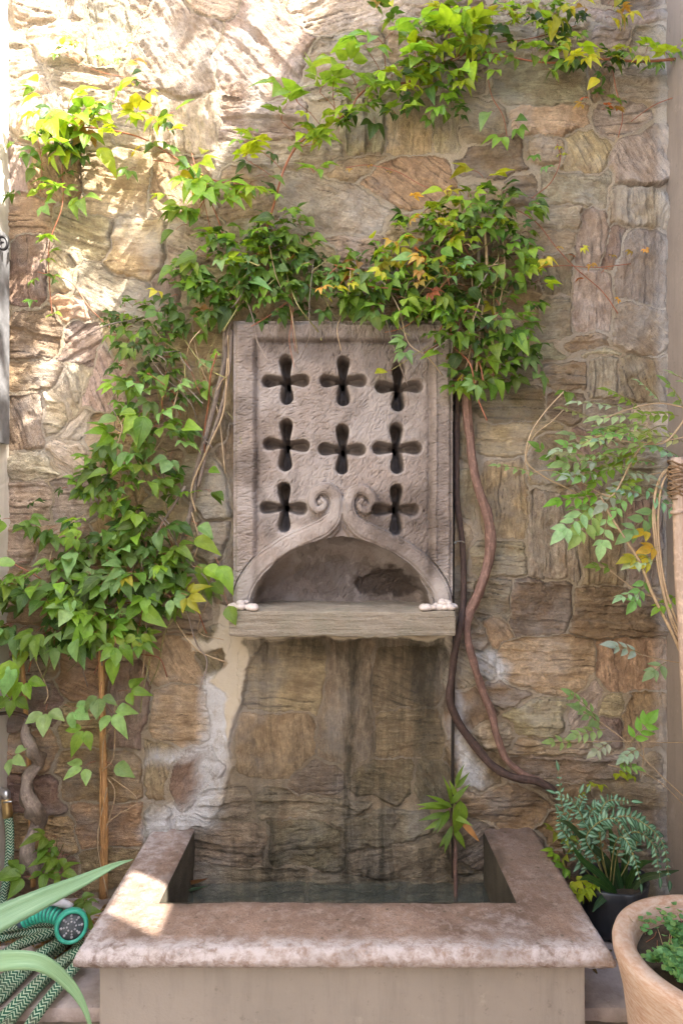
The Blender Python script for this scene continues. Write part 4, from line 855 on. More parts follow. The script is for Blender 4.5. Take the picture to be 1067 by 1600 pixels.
for a in [(650,120,60,34,30,-.03,-.12,SUNNY,(.5,.8)),(700,90,50,50,36,-.03,-.14,YELL,(.5,.8)),(640,30,50,26,14,-.05,-.12,YELL,(.45,.7)),(600,18,16,16,4,-.05,-.1,{'yel':1,'org':1},(.4,.6)),(740,25,60,24,30,-.03,-.12,{'lime':3,'yel':2,'lite':2},(.5,.8)),(830,20,70,22,34,-.03,-.12,{'lime':2,'yel':4,'lite':1},(.45,.75)),(920,20,50,20,20,-.03,-.12,{'yel':4,'org':2},(.4,.65)),
 (800,60,80,26,26,-.03,-.11,{'lime':3,'mid':2,'lite':2},(.4,.65)),(880,60,50,20,12,-.03,-.1,{'mid':2,'deep':2,'yel':2},(.4,.6)),(690,160,50,26,18,-.03,-.12,DARK,(.45,.7)),(560,170,50,24,12,-.03,-.1,MIDG,(.45,.65)),(910,90,60,20,20,-.03,-.1,{'deep':2,'mid':3,'yel':1},(.4,.6)),(1010,85,44,16,14,-.02,-.08,{'mid':2,'yel':1,'pale':2},(.4,.55)),(640,170,40,20,8,-.03,-.1,MIDG,(.5,.6)),
 (790,190,50,20,6,-.03,-.08,MIDG,(.5,.7)),(940,160,30,20,12,-.02,-.08,{'org':3,'red':2,'mid':1},(.3,.5)),(965,110,30,20,6,-.03,-.1,{'yel':2,'lime':2},(.5,.7)),(500,200,60,20,8,-.03,-.1,SUNNY,(.5,.7)),(410,235,30,24,10,-.03,-.1,{'lime':2,'yel':2,'lite':1},(.4,.6))]:
    mass(V3, *a)
for pts in [[(760,110),(768,150),(785,180),(792,215)],[(955,100),(962,140),(972,180),(965,215)],[(700,100),(760,70),(830,60),(900,40)],[(1058,150),(1020,165),(985,190)]]:
    V3.stem(pts, -.04, .0016, M_REDSTEM, seg=5)
for _ in range(70):
    t = rsl.random(); i = min(len(main)-2, int(t*(len(main)-1))); f = t*(len(main)-1)-i; x = main[i][0]*(1-f)+main[i+1][0]*f; y = main[i][1]*(1-f)+main[i+1][1]*f
    V3.leaf(P(x+rsl.gauss(0, 12), y+rsl.gauss(-8, 14), -.05-rsl.random()*.08), rsl.choice((5, 3)), rsl.uniform(.4, .65), pick(SUNNY if x < 700 else YELL))
V3.finish()

# sunlit spray at the top left
V4 = Vine('climbing_creeper', P(310, 300, -.03), 'sunlit yellow green creeper spray hanging at the top left of the wall', 'creeper')
V4.big = 1.2; V4.dens = .7
for a in [(90,165,46,26,16,-.03,-.13,{'lime':3,'yel':1,'lite':1},(.6,.95)),(70,215,50,24,16,-.03,-.12,{'lime':3,'mid':2},(.5,.8)),(120,205,70,40,26,-.03,-.15,SUNNY,(.6,.95)),(180,185,60,24,16,-.04,-.14,SUNNY,(.6,1.)),(235,200,50,26,16,-.04,-.14,{'lime':4,'yel':1},(.65,1.)),(235,245,36,24,8,-.03,-.1,MIDG,(.5,.7)),(100,245,40,30,14,-.03,-.1,DARK,(.5,.8)),(120,300,50,22,9,-.03,-.1,MIDG,(.5,.8)),(70,300,40,20,7,-.03,-.1,MIDG,(.5,.7)),
  (310,250,36,24,9,-.04,-.12,SUNNY,(.7,.95)),(320,300,50,30,16,-.03,-.12,SUNNY,(.55,.85)),(370,285,44,16,10,-.04,-.12,SUNNY,(.6,.9)),(300,335,24,20,5,-.03,-.1,MIDG,(.6,.85)),(240,120,34,22,9,-.02,-.07,{'org':3,'yel':2},(.35,.55)),(120,85,50,20,12,-.02,-.06,{'org':4,'yel':1},(.3,.45)),(185,80,26,14,4,-.02,-.05,{'org':1},(.3,.4)),(200,150,24,14,5,-.02,-.08,{'org':1,'yel':1},(.4,.5)),(310,345,20,14,4,-.04,-.08,{'mid':1},(.6,.8))]:
    mass(V4, *a)
for (x, y) in [(75,375),(85,395),(72,405),(78,432),(62,432),(58,468),(85,490),(70,372),(92,440)]:
    V4.leaf(P(x, y, -.05), 5, rsl.uniform(.35, .55), pick(MIDG))
for pts, r in [([(100,200),(98,260),(98,320),(78,380),(78,440),(82,490)], .0018),([(385,290),(330,280),(280,250),(220,215),(150,200),(100,200)], .0028),([(60,215),(66,260),(64,300)], .0013),([(310,330),(320,300),(290,262),(240,250)], .0018),([(360,400),(340,340),(322,300)], .0022),([(80,70),(150,110),(230,130),(250,170)], .0012),([(330,360),(315,300),(300,240)], .0014)]:
    V4.stem(pts, -.06, r, M_REDSTEM, seg=5)
V4.finish()

# unseen leaves and stems added over the right wall to break up the sunlight
V6 = Vine('sun_dapple_leaves', (1.2, -1.2, 4.97), 'unseen leaves added above the right side wall to dapple the sunlight', 'creeper', cap=0)
for k in range(110):
    y = rsl.uniform(-2.1, -.2); q = rsl.random()**1.6; V6.leaf((rsl.uniform(.85, 1.28), y, 4.93+.95*q*(.5+.9*float(vn(np.array(y*4.), np.array(2.), 9)))), rsl.choice((5, 3)), rsl.uniform(.8, 1.5), 'mid')
for k in range(9):
    y = -2.0+k*.22; m_ = MB(); tube(m_, [(1.2, y, 4.97), (1.15, y+.05, 5.3), (1.05, y-.05, 5.7)], [.006, .002], 5, 5); m_.build('stem', M_GSTEM, V6.root, org=V6.root.location)
V6.finish()

# dark feed tube and its clip
o = MB(); tube(o, [P(708, 612, -.012), P(708, 780, -.012), P(707, 940, -.015), P(709, 1000, -.02), P(707, 1150, -.02), P(707, 1290, -.03), P(708, 1372, -.05)], .0055, 8, 6)
tag(o.build('water_tube', M_CABLE, org=P(708, 612, -.012)), 'thin black water tube running down the wall beside the carved panel', 'tube')
cl_ = empty('wall_clip', P(716, 848, -.04), 'small metal clip nailed over the dark trunk', 'clip')
o = MB(); tube(o, [P(711, 848, -.035), P(713, 846, -.06), P(722, 846, -.06), P(725, 848, -.035)], .0022, 6, 4); o.build('strap', M_STEEL, cl_, org=cl_.location)
o = MB(); lathe(o, [(0, -.004), (.004, -.004), (.005, 0), (.003, .004), (0, .005)], 10, Matrix.Translation(P(711, 848, -.06))@Matrix.Rotation(math.radians(90), 4, 'X')); o.build('nail', M_STEEL, cl_, org=cl_.location)

# pebbles on the shelf
pm = []
for k in range(5):
    m_ = MB(); pr = [(0, -1), (.5, -.85), (.85, -.5), (1, 0), (.85, .5), (.5, .85), (0, 1)]; lathe(m_, [(r*.0125, z_*.0085) for r, z_ in pr], 12, None, 0, .06+.04*k); pm.append(m_.mesh('pebble', M_PEBBLE))
for side, pts in (('left', [(367,-.15,0),(376,-.145,0),(386,-.15,0),(394,-.15,0),(372,-.125,0),(383,-.12,1),(376,-.14,1),(365,-.12,0),(390,-.13,0),(398,-.15,0)]), ('right', [(668,-.15,0),(677,-.15,0),(686,-.145,0),(695,-.15,0),(703,-.15,0),(690,-.125,1),(698,-.13,1),(682,-.12,0),(706,-.12,0),(693,-.135,1),(662,-.152,0)])):
    for x, y, up in pts:
        p = P(x, 900, y); o = ob('pebble', rsl.choice(pm), None, (p.x, y, ZS+.010+.012*up)); o.rotation_euler = (rsl.uniform(-.3, .3), rsl.uniform(-.3, .3), rsl.uniform(0, 6)); q = rsl.uniform(.85, 1.6); o.scale = (q, q*rsl.uniform(.8, 1.1), q*.95)
        tag(o, 'small white pebble in the heap on the %s end of the stone shelf' % side, 'pebble', 'white pebbles on the %s end of the shelf' % side)

# sapling in the basin
def lance(mb, M, L, W, droop, tint=None, fold=.2): leaflet(mb, (0, 0, 0), 0, L, W, droop, fold, 0, tint, M, False, 8)
sp_ = empty('potted_cutting', P(712, 1400, -.085), 'leafy green cutting with bare brown stem standing in the basin water', 'cutting')
o = MB(); tube(o, [P(712, 1410, -.085), P(711, 1360, -.085), P(711, 1320, -.085), P(706, 1290, -.09), P(702, 1262, -.09)], [.007, .0065, .005, .0035], 8, 6, .2); o.build('stem', M_BARK, sp_, org=sp_.location)
o = MB(); tube(o, [P(703, 1300, -.085), P(709, 1260, -.09), P(712, 1225, -.095)], [.003, .002], 6, 6); o.build('stem', M_GSTEM, sp_, org=sp_.location)
for k, (x, y, L, W, ou, tn) in enumerate([(702,1262,.09,.009,(-.8,-.4,.4),'lite'),(702,1262,.08,.008,(-.5,-.5,.7),'lite'),(700,1272,.08,.009,(-.9,-.4,.1),'mid'),(700,1280,.07,.009,(-.9,-.4,-.1),'lite'),(704,1256,.08,.008,(.0,-.4,1),'lite'),(704,1256,.075,.009,(.4,-.5,.8),'mid'),(702,1268,.07,.008,(-.6,-.7,-.2),'mid'),(706,1275,.06,.008,(.5,-.7,.1),'lite'),(712,1228,.06,.007,(.1,-.3,1),'mid'),(712,1232,.055,.007,(.5,-.4,.8),'mid'),(713,1246,.05,.007,(-.3,-.4,.8),'lite'),
      (718,1250,.125,.026,(.0,-.45,-1),'lite'),(706,1290,.07,.009,(-.4,-.6,-.6),'mid'),(708,1295,.06,.010,(.7,-.5,-.8),'lite'),(704,1300,.05,.008,(-.7,-.5,-.5),'mid'),(706,1262,.09,.008,(-.2,-.6,.5),'lite'),(703,1262,.085,.008,(-.9,-.3,.25),'lite'),(701,1266,.08,.009,(-.3,-.9,-.1),'mid')]):
    o = MB(); lance(o, Matrix.Identity(4), L*(1.15 if W < .02 else .85), W*1.05, .45); q = o.build('leaf', M_LEAF, sp_, uvname='leaf'); p = P(x, y, -.095); M = frame(p, ou, (rsl.uniform(-.4, .4), -.7, .7), 1); M.translation = p-sp_.location; q.matrix_basis = M; q.color = (*GREENS[tn], 1)
o = MB(); lance(o, frame(P(716, 1278, -.09), (.8, -.3, -.75), (0, -.8, .6), 1), .10, .010, .2); o.build('dry_leaf', M_DRY, sp_, uvname='leaf', org=sp_.location)
# leaves floating
for (x, y, sx, mt, lab, nm, an) in [(308,1384,.05,M_SHARD,'orange fallen leaf lying in the left corner of the basin','fallen_leaf',.3),(306,1394,.045,M_AGAVE,'green fallen leaf lying in the left corner of the basin','fallen_leaf',-.4)]:
    p = PZ(x, y, .40); o = MB(); leaflet(o, (-sx*.9, 0, 0), math.pi/2+an, sx*1.8, sx*.42, -.25, .5, 0, None, None, False); q = o.build(nm, mt, uvname='leaf'); q.location = p; q.rotation_euler = (-.5, 0, 0); tag(q, lab, 'leaf')

# ------------------------------------------------------------------ right shrub with pinnate leaves
V5 = empty('trained_shrub', P(1120, 1300, -.5), 'airy shrub with small pale green leaflets reaching in from the right edge', 'shrub')
def spray(a, b, yd, n, sc, pal, wid=.033, tip=True, flat=None):
    """pinnate leaf from pixel a to b"""
    y0, y1 = yd; m_ = MB(); A = P(*a, y0); B = P(*b, y1); d = B-A; L = d.length; nrm = flat or (rsl.uniform(-.4, .4), -rsl.uniform(.3, .9), rsl.uniform(.4, 1)); M = frame(A, d, nrm, 1)
    stalk(m_, (0, 0, 0), (0, L, 0), .0012, .01, 1, None)
    for i in range(n):
        t = (i+.8)/n
        for sgn in (-1, 1):
            k = sc*rsl.uniform(.8, 1.15)*(1-.25*abs(t-.5)); leaflet(m_, (0, L*t*.95, .004), sgn*rsl.uniform(.7, 1.15), wid*k, wid*k*rsl.uniform(.20, .27), rsl.uniform(.1, .4), .25, 0, None, None, False, 6)
    if tip: leaflet(m_, (0, L*.97, .002), 0, wid*1.2*sc, wid*.32*sc, .3, .25, 0, None, None, False, 6)
    o = m_.build('leaf', M_LEAF, V5, uvname='leaf', mats=[M_LEAF, M_GSTEM]); M.translation = A-V5.location; o.matrix_basis = M
    c = GREENS[pick(pal)]; o.color = (*[min(.9, x*rsl.uniform(.85, 1.35)) for x in c], 1)
def tw(pts, y, r, mt=None, nm='twig'):
    ys = y if hasattr(y, '__len__') else [y]*len(pts); m_ = MB(); tube(m_, [P(a, b, q) for (a, b), q in zip(pts, ys)], r, 6, 6); return m_.build(nm, mt or M_TWIG, V5, org=V5.location)
SIL = {'pale': 5, 'silver': 5, 'mid': 1, 'lite': 2}; GREENS['silver'] = (.33, .46, .30); 
tw([(880,612),(850,645),(828,680),(822,720),(850,745),(880,760),(920,778),(940,770)], -.25, .0022); tw([(1080,640),(1040,690),(1000,700),(960,770),(940,772)], -.3, .003)
tw([(938,775),(950,800),(975,840),(1000,880),(1020,930),(1055,1000),(1080,1060)], -.3, [.003, .006], M_TWIG); tw([(940,772),(900,750),(862,735),(820,740)], -.28, .0015)
tw([(1080,680),(1030,690),(980,690),(940,680),(900,700)], -.3, .002); tw([(1080,640),(1030,630),(980,640),(930,660)], -.3, .002); tw([(1060,730),(1010,742),(970,735)], -.28, .002)
tw([(1080,950),(1000,925),(950,890),(930,885)], -.28, .0016); tw([(1085,1040),(1030,1030),(990,1020),(960,1012)], -.25, .0016); tw([(1085,1260),(1030,1210),(985,1165),(940,1130),(905,1105)], -.25, .0018); tw([(1085,1275),(1020,1215),(950,1195)], -.25, .0014)
tw([(1085,1160),(1010,1160),(960,1158),(880,1160)], -.2, .0012); tw([(1000,1215),(1005,1180),(1000,1150)], -.22, .0014)
for px_ in [[(1056,722),(1030,750),(1020,800),(1024,860),(1034,920),(1052,980),(1085,1040)],[(1060,724),(1036,752),(1028,800),(1030,860),(1042,930),(1066,990),(1090,1030)],[(1062,724),(1034,740),(1022,780),(1026,850),(1040,940),(1070,1010)]]:
    tw(px_, -.30, .0036, M_TWIG, 'branch')
for a, b, n, sc in [((980,640),(900,630),5,1.),((1000,640),(950,612),5,1.),((1030,630),(1000,600),4,.9),((1010,650),(930,655),6,1.1),((1060,650),(1000,650),5,1.1),((990,665),(920,690),5,1.1),((1067,690),(1000,680),5,1.1),((1040,700),(960,705),6,1.2),((960,705),(890,680),4,1.2),((940,720),(880,725),4,1.3),((950,735),(885,745),5,1.),((930,660),(880,640),4,.9),((960,735),(1010,745),4,1.2),((990,740),(940,790),5,1.1),((1000,750),(960,800),4,1.),((940,775),(870,785),5,1.2),((940,775),(985,755),4,1.1),
   ((930,785),(880,830),4,1.5),((940,790),(905,835),4,1.5),((950,800),(940,850),3,1.4),((890,745),(840,700),4,1.),((840,742),(775,728),5,.7),((1000,760),(1050,800),4,1.2),((1030,790),(985,830),3,1.6),((1070,800),(1040,770),3,1.4),((1020,870),(990,880),3,1.2),((960,890),(930,886),2,1.),((1010,900),(990,940),3,1.2),((1000,925),(970,935),3,.9),((1060,930),(1030,950),3,1.),((1000,1022),(960,1010),3,1.2),((1040,1035),(1020,1050),2,1.2),((940,1135),(905,1110),4,1.2),((945,1140),(900,1150),4,1.),((985,1160),(1010,1130),3,1.4),((955,1160),(930,1175),3,.9),((900,1162),(860,1160),3,.8),((960,1195),(990,1200),3,.9),((1000,1170),(975,1185),3,.9),((930,1120),(890,1085),4,.9),((1067,640),(1040,600),3,1.1),((1080,610),(1050,585),2,1.),((925,690),(870,705),4,1.1),((1010,690),(965,670),5,1.),((970,720),(930,755),4,1.2),((1067,720),(1020,700),4,1.2)]:
    spray(a, b, (-.28, -.30), n, sc, SIL)
for _ in range(30):
    x = rsl.choice([rsl.gauss(985, 40), rsl.gauss(930, 35)]); y = 700+(985-x)*.35+rsl.gauss(0, 34)
    if x < 1062: spray((x+rsl.uniform(5, 25), y+rsl.uniform(-10, 10)), (x-rsl.uniform(10, 35), y+rsl.uniform(-12, 14)), (-.24-rsl.random()*.1, -.26-rsl.random()*.1), rsl.choice([2, 3, 3]), rsl.uniform(.55, 1.0), SIL)
for (x, y) in [(1010,830),(1020,855),(1012,878),(990,870)]:
    spray((x+12, y), (x-4, y+3), (-.29, -.30), 1, 1.3, {'yel': 3, 'lime': 2})
# bamboo pole with twine
bp_ = empty('bamboo_pole', P(1075, 1300, -.42), 'thick pinkish bamboo pole bound with brown twine at the right edge', 'pole')
o = MB(); pts_ = [P(1058, 715, -.32), P(1061, 800, -.32), P(1064, 900, -.33), P(1070, 1000, -.34), P(1085, 1300, -.36), P(1100, 1600, -.40), P(1110, 2000, -.42)]; tube(o, pts_, .0190, 16, 6); o.build('cane', M_BAMBOO, bp_, org=bp_.location)
for y_ in (800, 880, 990): o = MB(); x_ = np.interp(y_, [715, 800, 900, 1000], [1055, 1058, 1064, 1070]); tube(o, [P(x_-.2, y_-3, -.322), P(x_, y_, -.322), P(x_+.2, y_+3, -.322)], [.0192, .0212, .0192], 16, 3); o.build('node', M_BAMBOO, bp_, org=bp_.location)
o = MB(); H_ = []
for k in range(150):
    t = k/150; yy = 722+55*t+4*math.sin(k*.9); an = k*.62; c0 = P(1056, yy, -.32); H_.append(c0+Vector((math.cos(an), math.sin(an), 0))*(.0215+.003*math.sin(k*1.7)))
tube(o, H_, .0028, 5, raw=True); o.build('twine', M_TWINE, bp_, org=bp_.location)

# ------------------------------------------------------------------ fern in a black bag and strap leaves
fb = empty('nursery_bag', PZ(958, 1470, .34)+Vector((.02, 0, 0)), 'black crumpled plastic plant bag between basin and terracotta pot', 'plant bag')
fx_, fy_ = fb.location.x, -.20; fb.location = (fx_, fy_, .343)
o = MB(); lathe(o, [(0, 0), (.075, 0), (.088, .02), (.094, .07), (.097, .13), (.103, .165), (.098, .168), (.090, .15), (.088, .13)], 40, Matrix.Translation((fx_, fy_, .343)), 0, .045)
for v in o.v:
    k_ = (fbm(v[:, 0]*30, v[:, 2]*18+v[:, 1]*20, 5, 3)-.5)*.030; v[:, 0] += k_; v[:, 1] += k_
o.build('bag', M_BLACKP, fb, org=fb.location)
o = MB(); lathe(o, [(0, .135), (.05, .138), (.089, .13)], 24, Matrix.Translation((fx_, fy_, .343))); o.build('soil', M_SOIL, fb, org=fb.location)
fn = empty('silver_fern', Vector((fx_-.0, fy_, .47)), 'silvery blue fern with arching narrow fronds right of the basin', 'fern')
def frond(pts, ys, w, npin, nm='frond'):
    C = catmull([P(a, b, q) for (a, b), q in zip(pts, ys)], 10); m_ = MB(); tube(m_, C, [.0022, .0008], 4, raw=True, mat=1)
    n = len(C)
    for i in range(npin):
        t = .22+.78*i/npin; j = t*(n-1); j0 = int(j); p = C[j0]+(C[min(n-1, j0+1)]-C[j0])*(j-j0); T = Vector(C[min(n-1, j0+1)]-C[max(0, j0-1)]).normalized()
        sd2 = T.cross(Vector((0, -.85, .5))).normalized(); ww = w*math.sin(math.pi*(.15+.82*t))**.7*rsl.uniform(.85, 1.1)
        for sg in (-1, 1):
            ou = sd2*sg+T*rsl.uniform(.4, 1.1)+Vector((0, rsl.uniform(-.3, .3), -.15)); M = frame(Vector(p), ou, (rsl.uniform(-.6, .6), -.8, .6), 1); ww *= rsl.uniform(.75, 1.12); leaflet(m_, (0, 0, 0), 0, ww, ww*.12+.002, .35, .1, 0, None, M, False, 5)
    lastT = Vector(C[-1]-C[-3]); M = frame(Vector(C[-1]), lastT, (0, -.8, .6), 1); leaflet(m_, (0, 0, 0), 0, w*1.1, w*.17, .3, .1, 0, None, M, False, 6)
    m_.build(nm, M_FERN, fn, uvname='leaf', mats=[M_FERN, M_GSTEM], org=fn.location)
for pts, ys, w_, n_ in [([(950,1400),(905,1330),(880,1270),(872,1205)], [-.2,-.22,-.24,-.26], .03, 14),([(950,1400),(900,1340),(885,1290),(905,1240)], [-.2,-.22,-.25,-.27], .03, 14),([(950,1400),(925,1320),(900,1260),(868,1240)], [-.2,-.24,-.28,-.3], .028, 12),([(955,1400),(935,1310),(945,1255),(985,1252)], [-.2,-.24,-.28,-.3], .032, 16),([(955,1400),(940,1330),(940,1290),(975,1275),(1010,1290),(1035,1320),(1045,1375)], [-.2,-.24,-.28,-.3,-.31,-.32,-.33], .036, 24),
   ([(955,1400),(930,1340),(915,1310),(935,1285),(960,1280),(985,1310)], [-.2,-.24,-.27,-.29,-.31,-.32], .032, 18),([(955,1400),(965,1330),(990,1300),(1020,1320),(1030,1370)], [-.2,-.24,-.28,-.3,-.32], .034, 18),([(950,1400),(960,1320),(975,1310),(990,1340),(1000,1380)], [-.2,-.26,-.3,-.32,-.33], .03, 14),([(950,1395),(910,1330),(880,1300),(872,1270)], [-.2,-.24,-.26,-.3], .028, 12),([(955,1395),(925,1300),(905,1265),(915,1240)], [-.2,-.22,-.24,-.26], .03, 13),([(950,1395),(920,1290),(930,1262),(962,1262)], [-.2,-.22,-.25,-.27], .03, 14),([(955,1395),(990,1330),(1000,1290),(1025,1300)], [-.2,-.22,-.2,-.2], .032, 13)]:
    frond(pts, ys, w_, n_)
st_ = empty('strap_leaved_plant', Vector((fx_+.01, fy_, .47)), 'dark green strap leaved plant growing below the silvery fern', 'plant')
def strap(root, pts, ys, w, tint, mat=None, nm='leaf', fold=.25, org=None, thick=0, serr=0.):
    C = catmull([P(a, b, q) for (a, b), q in zip(pts, ys)], 10); n = len(C); V = []; UV = []
    for i in range(n):
        t = i/(n-1); T = Vector(C[min(n-1, i+1)]-C[max(0, i-1)]).normalized(); S_ = T.cross(Vector((0, -.9, .45))).normalized(); N_ = S_.cross(T).normalized(); wd = np.interp(t, np.linspace(0, 1, len(w)), w)
        for u in (-1, -.5, 0, .5, 1):
            V.append(Vector(C[i])+S_*u*wd*(1+serr*(1 if i % 2 else -1)*(abs(u) == 1))+N_*(fold*abs(u)*wd)); UV.append((u, t))
        if thick:
            for u in (-1, -.5, 0, .5, 1): V.append(Vector(C[i])+S_*u*wd*.96-N_*(thick*(1-abs(u))*min(1, wd*60)-fold*abs(u)*wd+.0006)); UV.append((u, t))
    k = 10 if thick else 5; F = [(i*k+j, i*k+j+1, (i+1)*k+j+1, (i+1)*k+j) for i in range(n-1) for j in range(4)]
    if thick: F += [(i*k+5+j+1, i*k+5+j, (i+1)*k+5+j, (i+1)*k+6+j) for i in range(n-1) for j in range(4)]+[(i*k, (i+1)*k, (i+1)*k+5, i*k+5) for i in range(n-1)]+[(i*k+4, i*k+9, (i+1)*k+9, (i+1)*k+4) for i in range(n-1)]
    m_ = MB(); m_.add([tuple(v) for v in V], F, (), UV); o = m_.build(nm, mat or M_LEAF, root, uvname='leaf', org=root.location); o.color = (*tint, 1); return o
DG = (.035, .085, .035)
for pts, ys in [([(970,1410),(950,1350),(920,1320),(890,1290),(870,1280)], [-.2,-.22,-.25,-.28,-.3]),([(972,1410),(940,1370),(910,1345),(892,1318)], [-.2,-.25,-.3,-.33]),([(975,1410),(950,1390),(920,1372),(905,1375)], [-.2,-.26,-.3,-.33]),([(975,1405),(960,1350),(955,1310),(950,1290)], [-.2,-.22,-.24,-.25]),([(975,1405),(985,1370),(1000,1350),(1020,1345)], [-.2,-.22,-.25,-.28]),([(975,1408),(1000,1375),(1030,1366),(1060,1360)], [-.2,-.22,-.25,-.25]),([(972,1410),(955,1375),(935,1335),(900,1300)], [-.2,-.2,-.2,-.2]),([(975,1410),(975,1350),(985,1310)], [-.2,-.18,-.16]),([(975,1412),(950,1400),(935,1410),(925,1425)], [-.2,-.27,-.3,-.32])]:
    strap(st_, pts, ys, [.006, .010, .011, .008, .001], tuple(x*rsl.uniform(.8, 1.5) for x in DG))
# small weeds
def weed(loc, lab, spots, tn, sc=.5, kind=5):
    w_ = empty('ledge_weed', loc, lab, 'weed')
    for x, y, yd in spots:
        A = P(x, y, yd); o = bpy.data.objects.new('leaf', rsl.choice(PROTO[kind])); COL.objects.link(o); o.parent = w_; M = frame(A, (rsl.uniform(-1, 1), -rsl.uniform(.3, 1), rsl.uniform(-.2, .5)), (rsl.uniform(-.3, .3), -.5, .9), sc*rsl.uniform(.8, 1.2)); M.translation = A-w_.location; o.matrix_basis = M; o.color = (*[x*rsl.uniform(.8, 1.2) for x in GREENS[tn]], 1)
        m_ = MB(); b_ = w_.location+Vector((rsl.uniform(-.02, .02), rsl.uniform(-.02, .02), 0)); tube(m_, [b_, (b_+A)/2+Vector((0, -.01, .02)), A], .0013, 4, 5); m_.build('stem', M_GSTEM, w_, org=w_.location)
weed(PZ(885, 1372, .34), 'small weed with bright lobed leaves between basin rim and fern', [(876,1310,-.22),(880,1340,-.22),(872,1330,-.2),(888,1355,-.22),(870,1300,-.2)], 'lite', .55)
weed(PZ(915, 1405, .34), 'small leafy weed at the foot of the black plant bag', [(896,1378,-.25),(912,1385,-.27),(925,1378,-.26),(908,1395,-.28),(890,1370,-.24)], 'lime', .5)
weed(PZ(90, 1385, .34), 'low green weed at the base of the twisted trunk', [(90,1310,-.12),(100,1330,-.14),(82,1325,-.13),(95,1345,-.16),(75,1350,-.15),(110,1335,-.12),(60,1372,-.2),(85,1365,-.2),(40,1360,-.15),(100,1318,-.14)], 'mid', .75, 3)
weed(PZ(132, 1420, .34), 'small bright weed beside the hose nozzle and the basin', [(118,1400,-.26),(132,1405,-.28),(125,1418,-.3),(142,1400,-.26),(112,1410,-.28)], 'mid', .6, 3)
weed(PZ(905, 1255, .34), 'thin weed growing out of the wall joints behind the fern', [(910,1222,-.03),(935,1225,-.03),(960,1205,-.03),(905,1240,-.03),(990,1210,-.03)], 'lime', .4, 3)
# leaf litter on the left ledge
m_ = MB()
for _ in range(260):
    x = rsl.uniform(-1.09, -.66); y = rsl.uniform(-.34, -.04); M = frame((x, y, .346+rsl.uniform(0, .012)), (rsl.uniform(-1, 1), rsl.uniform(-1, 1), 0), (rsl.uniform(-.3, .3), rsl.uniform(-.3, .3), 1), rsl.uniform(.25, .6)); leaflet(m_, (0, 0, 0), 0, .05, .012, rsl.uniform(-.3, .5), .3, 0, rsl.choice([(.16, .09, .04), (.24, .15, .07), (.10, .06, .03), (.30, .2, .1)]), M, False, 4)
o = m_.build('leaf_litter', M_LEAFS, uvname='leaf', tint=True); tag(o, 'dry brown leaf litter strewn on the ledge below the creeper', 'leaf litter', kind='stuff')
m_ = MB()
for _ in range(160):
    x = rsl.uniform(.67, 1.06); y = rsl.uniform(-.38, -.04); M = frame((x, y, .346+rsl.uniform(0, .012)), (rsl.uniform(-1, 1), rsl.uniform(-1, 1), 0), (rsl.uniform(-.3, .3), rsl.uniform(-.3, .3), 1), rsl.uniform(.25, .6)); leaflet(m_, (0, 0, 0), 0, .05, .012, rsl.uniform(-.3, .5), .3, 0, rsl.choice([(.16, .09, .04), (.24, .15, .07), (.10, .06, .03)]), M, False, 4)
o = m_.build('leaf_litter', M_LEAFS, uvname='leaf', tint=True); tag(o, 'dry brown leaf litter on the ledge under the fern', 'leaf litter', kind='stuff')

# ------------------------------------------------------------------ terracotta pot
PC = Vector((.862, -.80, 0)); RP = .245; ZP = .655
tp = empty('terracotta_pot', PC, 'large terracotta pot with thick rounded rim at the lower right corner', 'pot')
o = MB(); lathe(o, [(0, .0), (.15, .0), (.165, .02), (.185, .2), (.208, .42), (.222, .54), (.236, .60), (.244, .625), (RP, .64), (.241, .652), (.230, ZP), (.212, ZP-.002), (.200, ZP-.010), (.192, ZP-.03), (.190, ZP-.10), (0, ZP-.10)], 96, Matrix.Translation(PC), 0, .004); o.build('pot_body', M_TERRA, tp, org=tp.location)
n_ = 40; m_ = MB(); V = []; 
for j in range(13):
    for k in range(48): a = 2*math.pi*k/48; r_ = .192*j/12; V.append((PC.x+r_*math.cos(a), PC.y+r_*math.sin(a), ZP-.050+.012*float(fbm(np.array(r_*math.cos(a)*30), np.array(r_*math.sin(a)*30), 3, 3))))
m_.add(V, [(j*48+k, j*48+(k+1) % 48, (j+1)*48+(k+1) % 48, (j+1)*48+k) for j in range(12) for k in range(48)]); m_.build('soil', M_SOIL, tp, org=tp.location)
m_ = MB()
cnt = 0
while cnt < 5000:
    a = rsl.uniform(0, 2*math.pi); q = .188*math.sqrt(rsl.random()); x = q*math.cos(a); y = q*math.sin(a)
    if (x < -.10 and y > .0 or y > .10) and rsl.random() < .95: continue
    cnt += 1; hh = .015+.045*float(vn(np.array(x*22), np.array(y*22), 3))+rsl.uniform(0, .012)
    M = frame((PC.x+x, PC.y+y, ZP-.040+hh), (rsl.uniform(-1, 1), rsl.uniform(-1, 1), rsl.uniform(-.2, .3)), (rsl.uniform(-.5, .5), rsl.uniform(-.8, .3), 1), 1); t_ = rsl.choice([(.12, .30, .12), (.16, .36, .15), (.09, .22, .08), (.2, .36, .12)])
    leaflet(m_, (0, 0, 0), 0, .015, .0072, .1, .15, 0, t_, M, False, 3)
o = m_.build('ground_cover', M_LEAFS, uvname='leaf', tint=True); tag(o, 'mint green small leaved ground cover filling the terracotta pot', 'ground cover', kind='stuff')
dw = empty('seedling_stems', PC+Vector((-.12, .08, ZP-.05)), 'wispy dry brown stems at the left of the pot soil', 'stems')
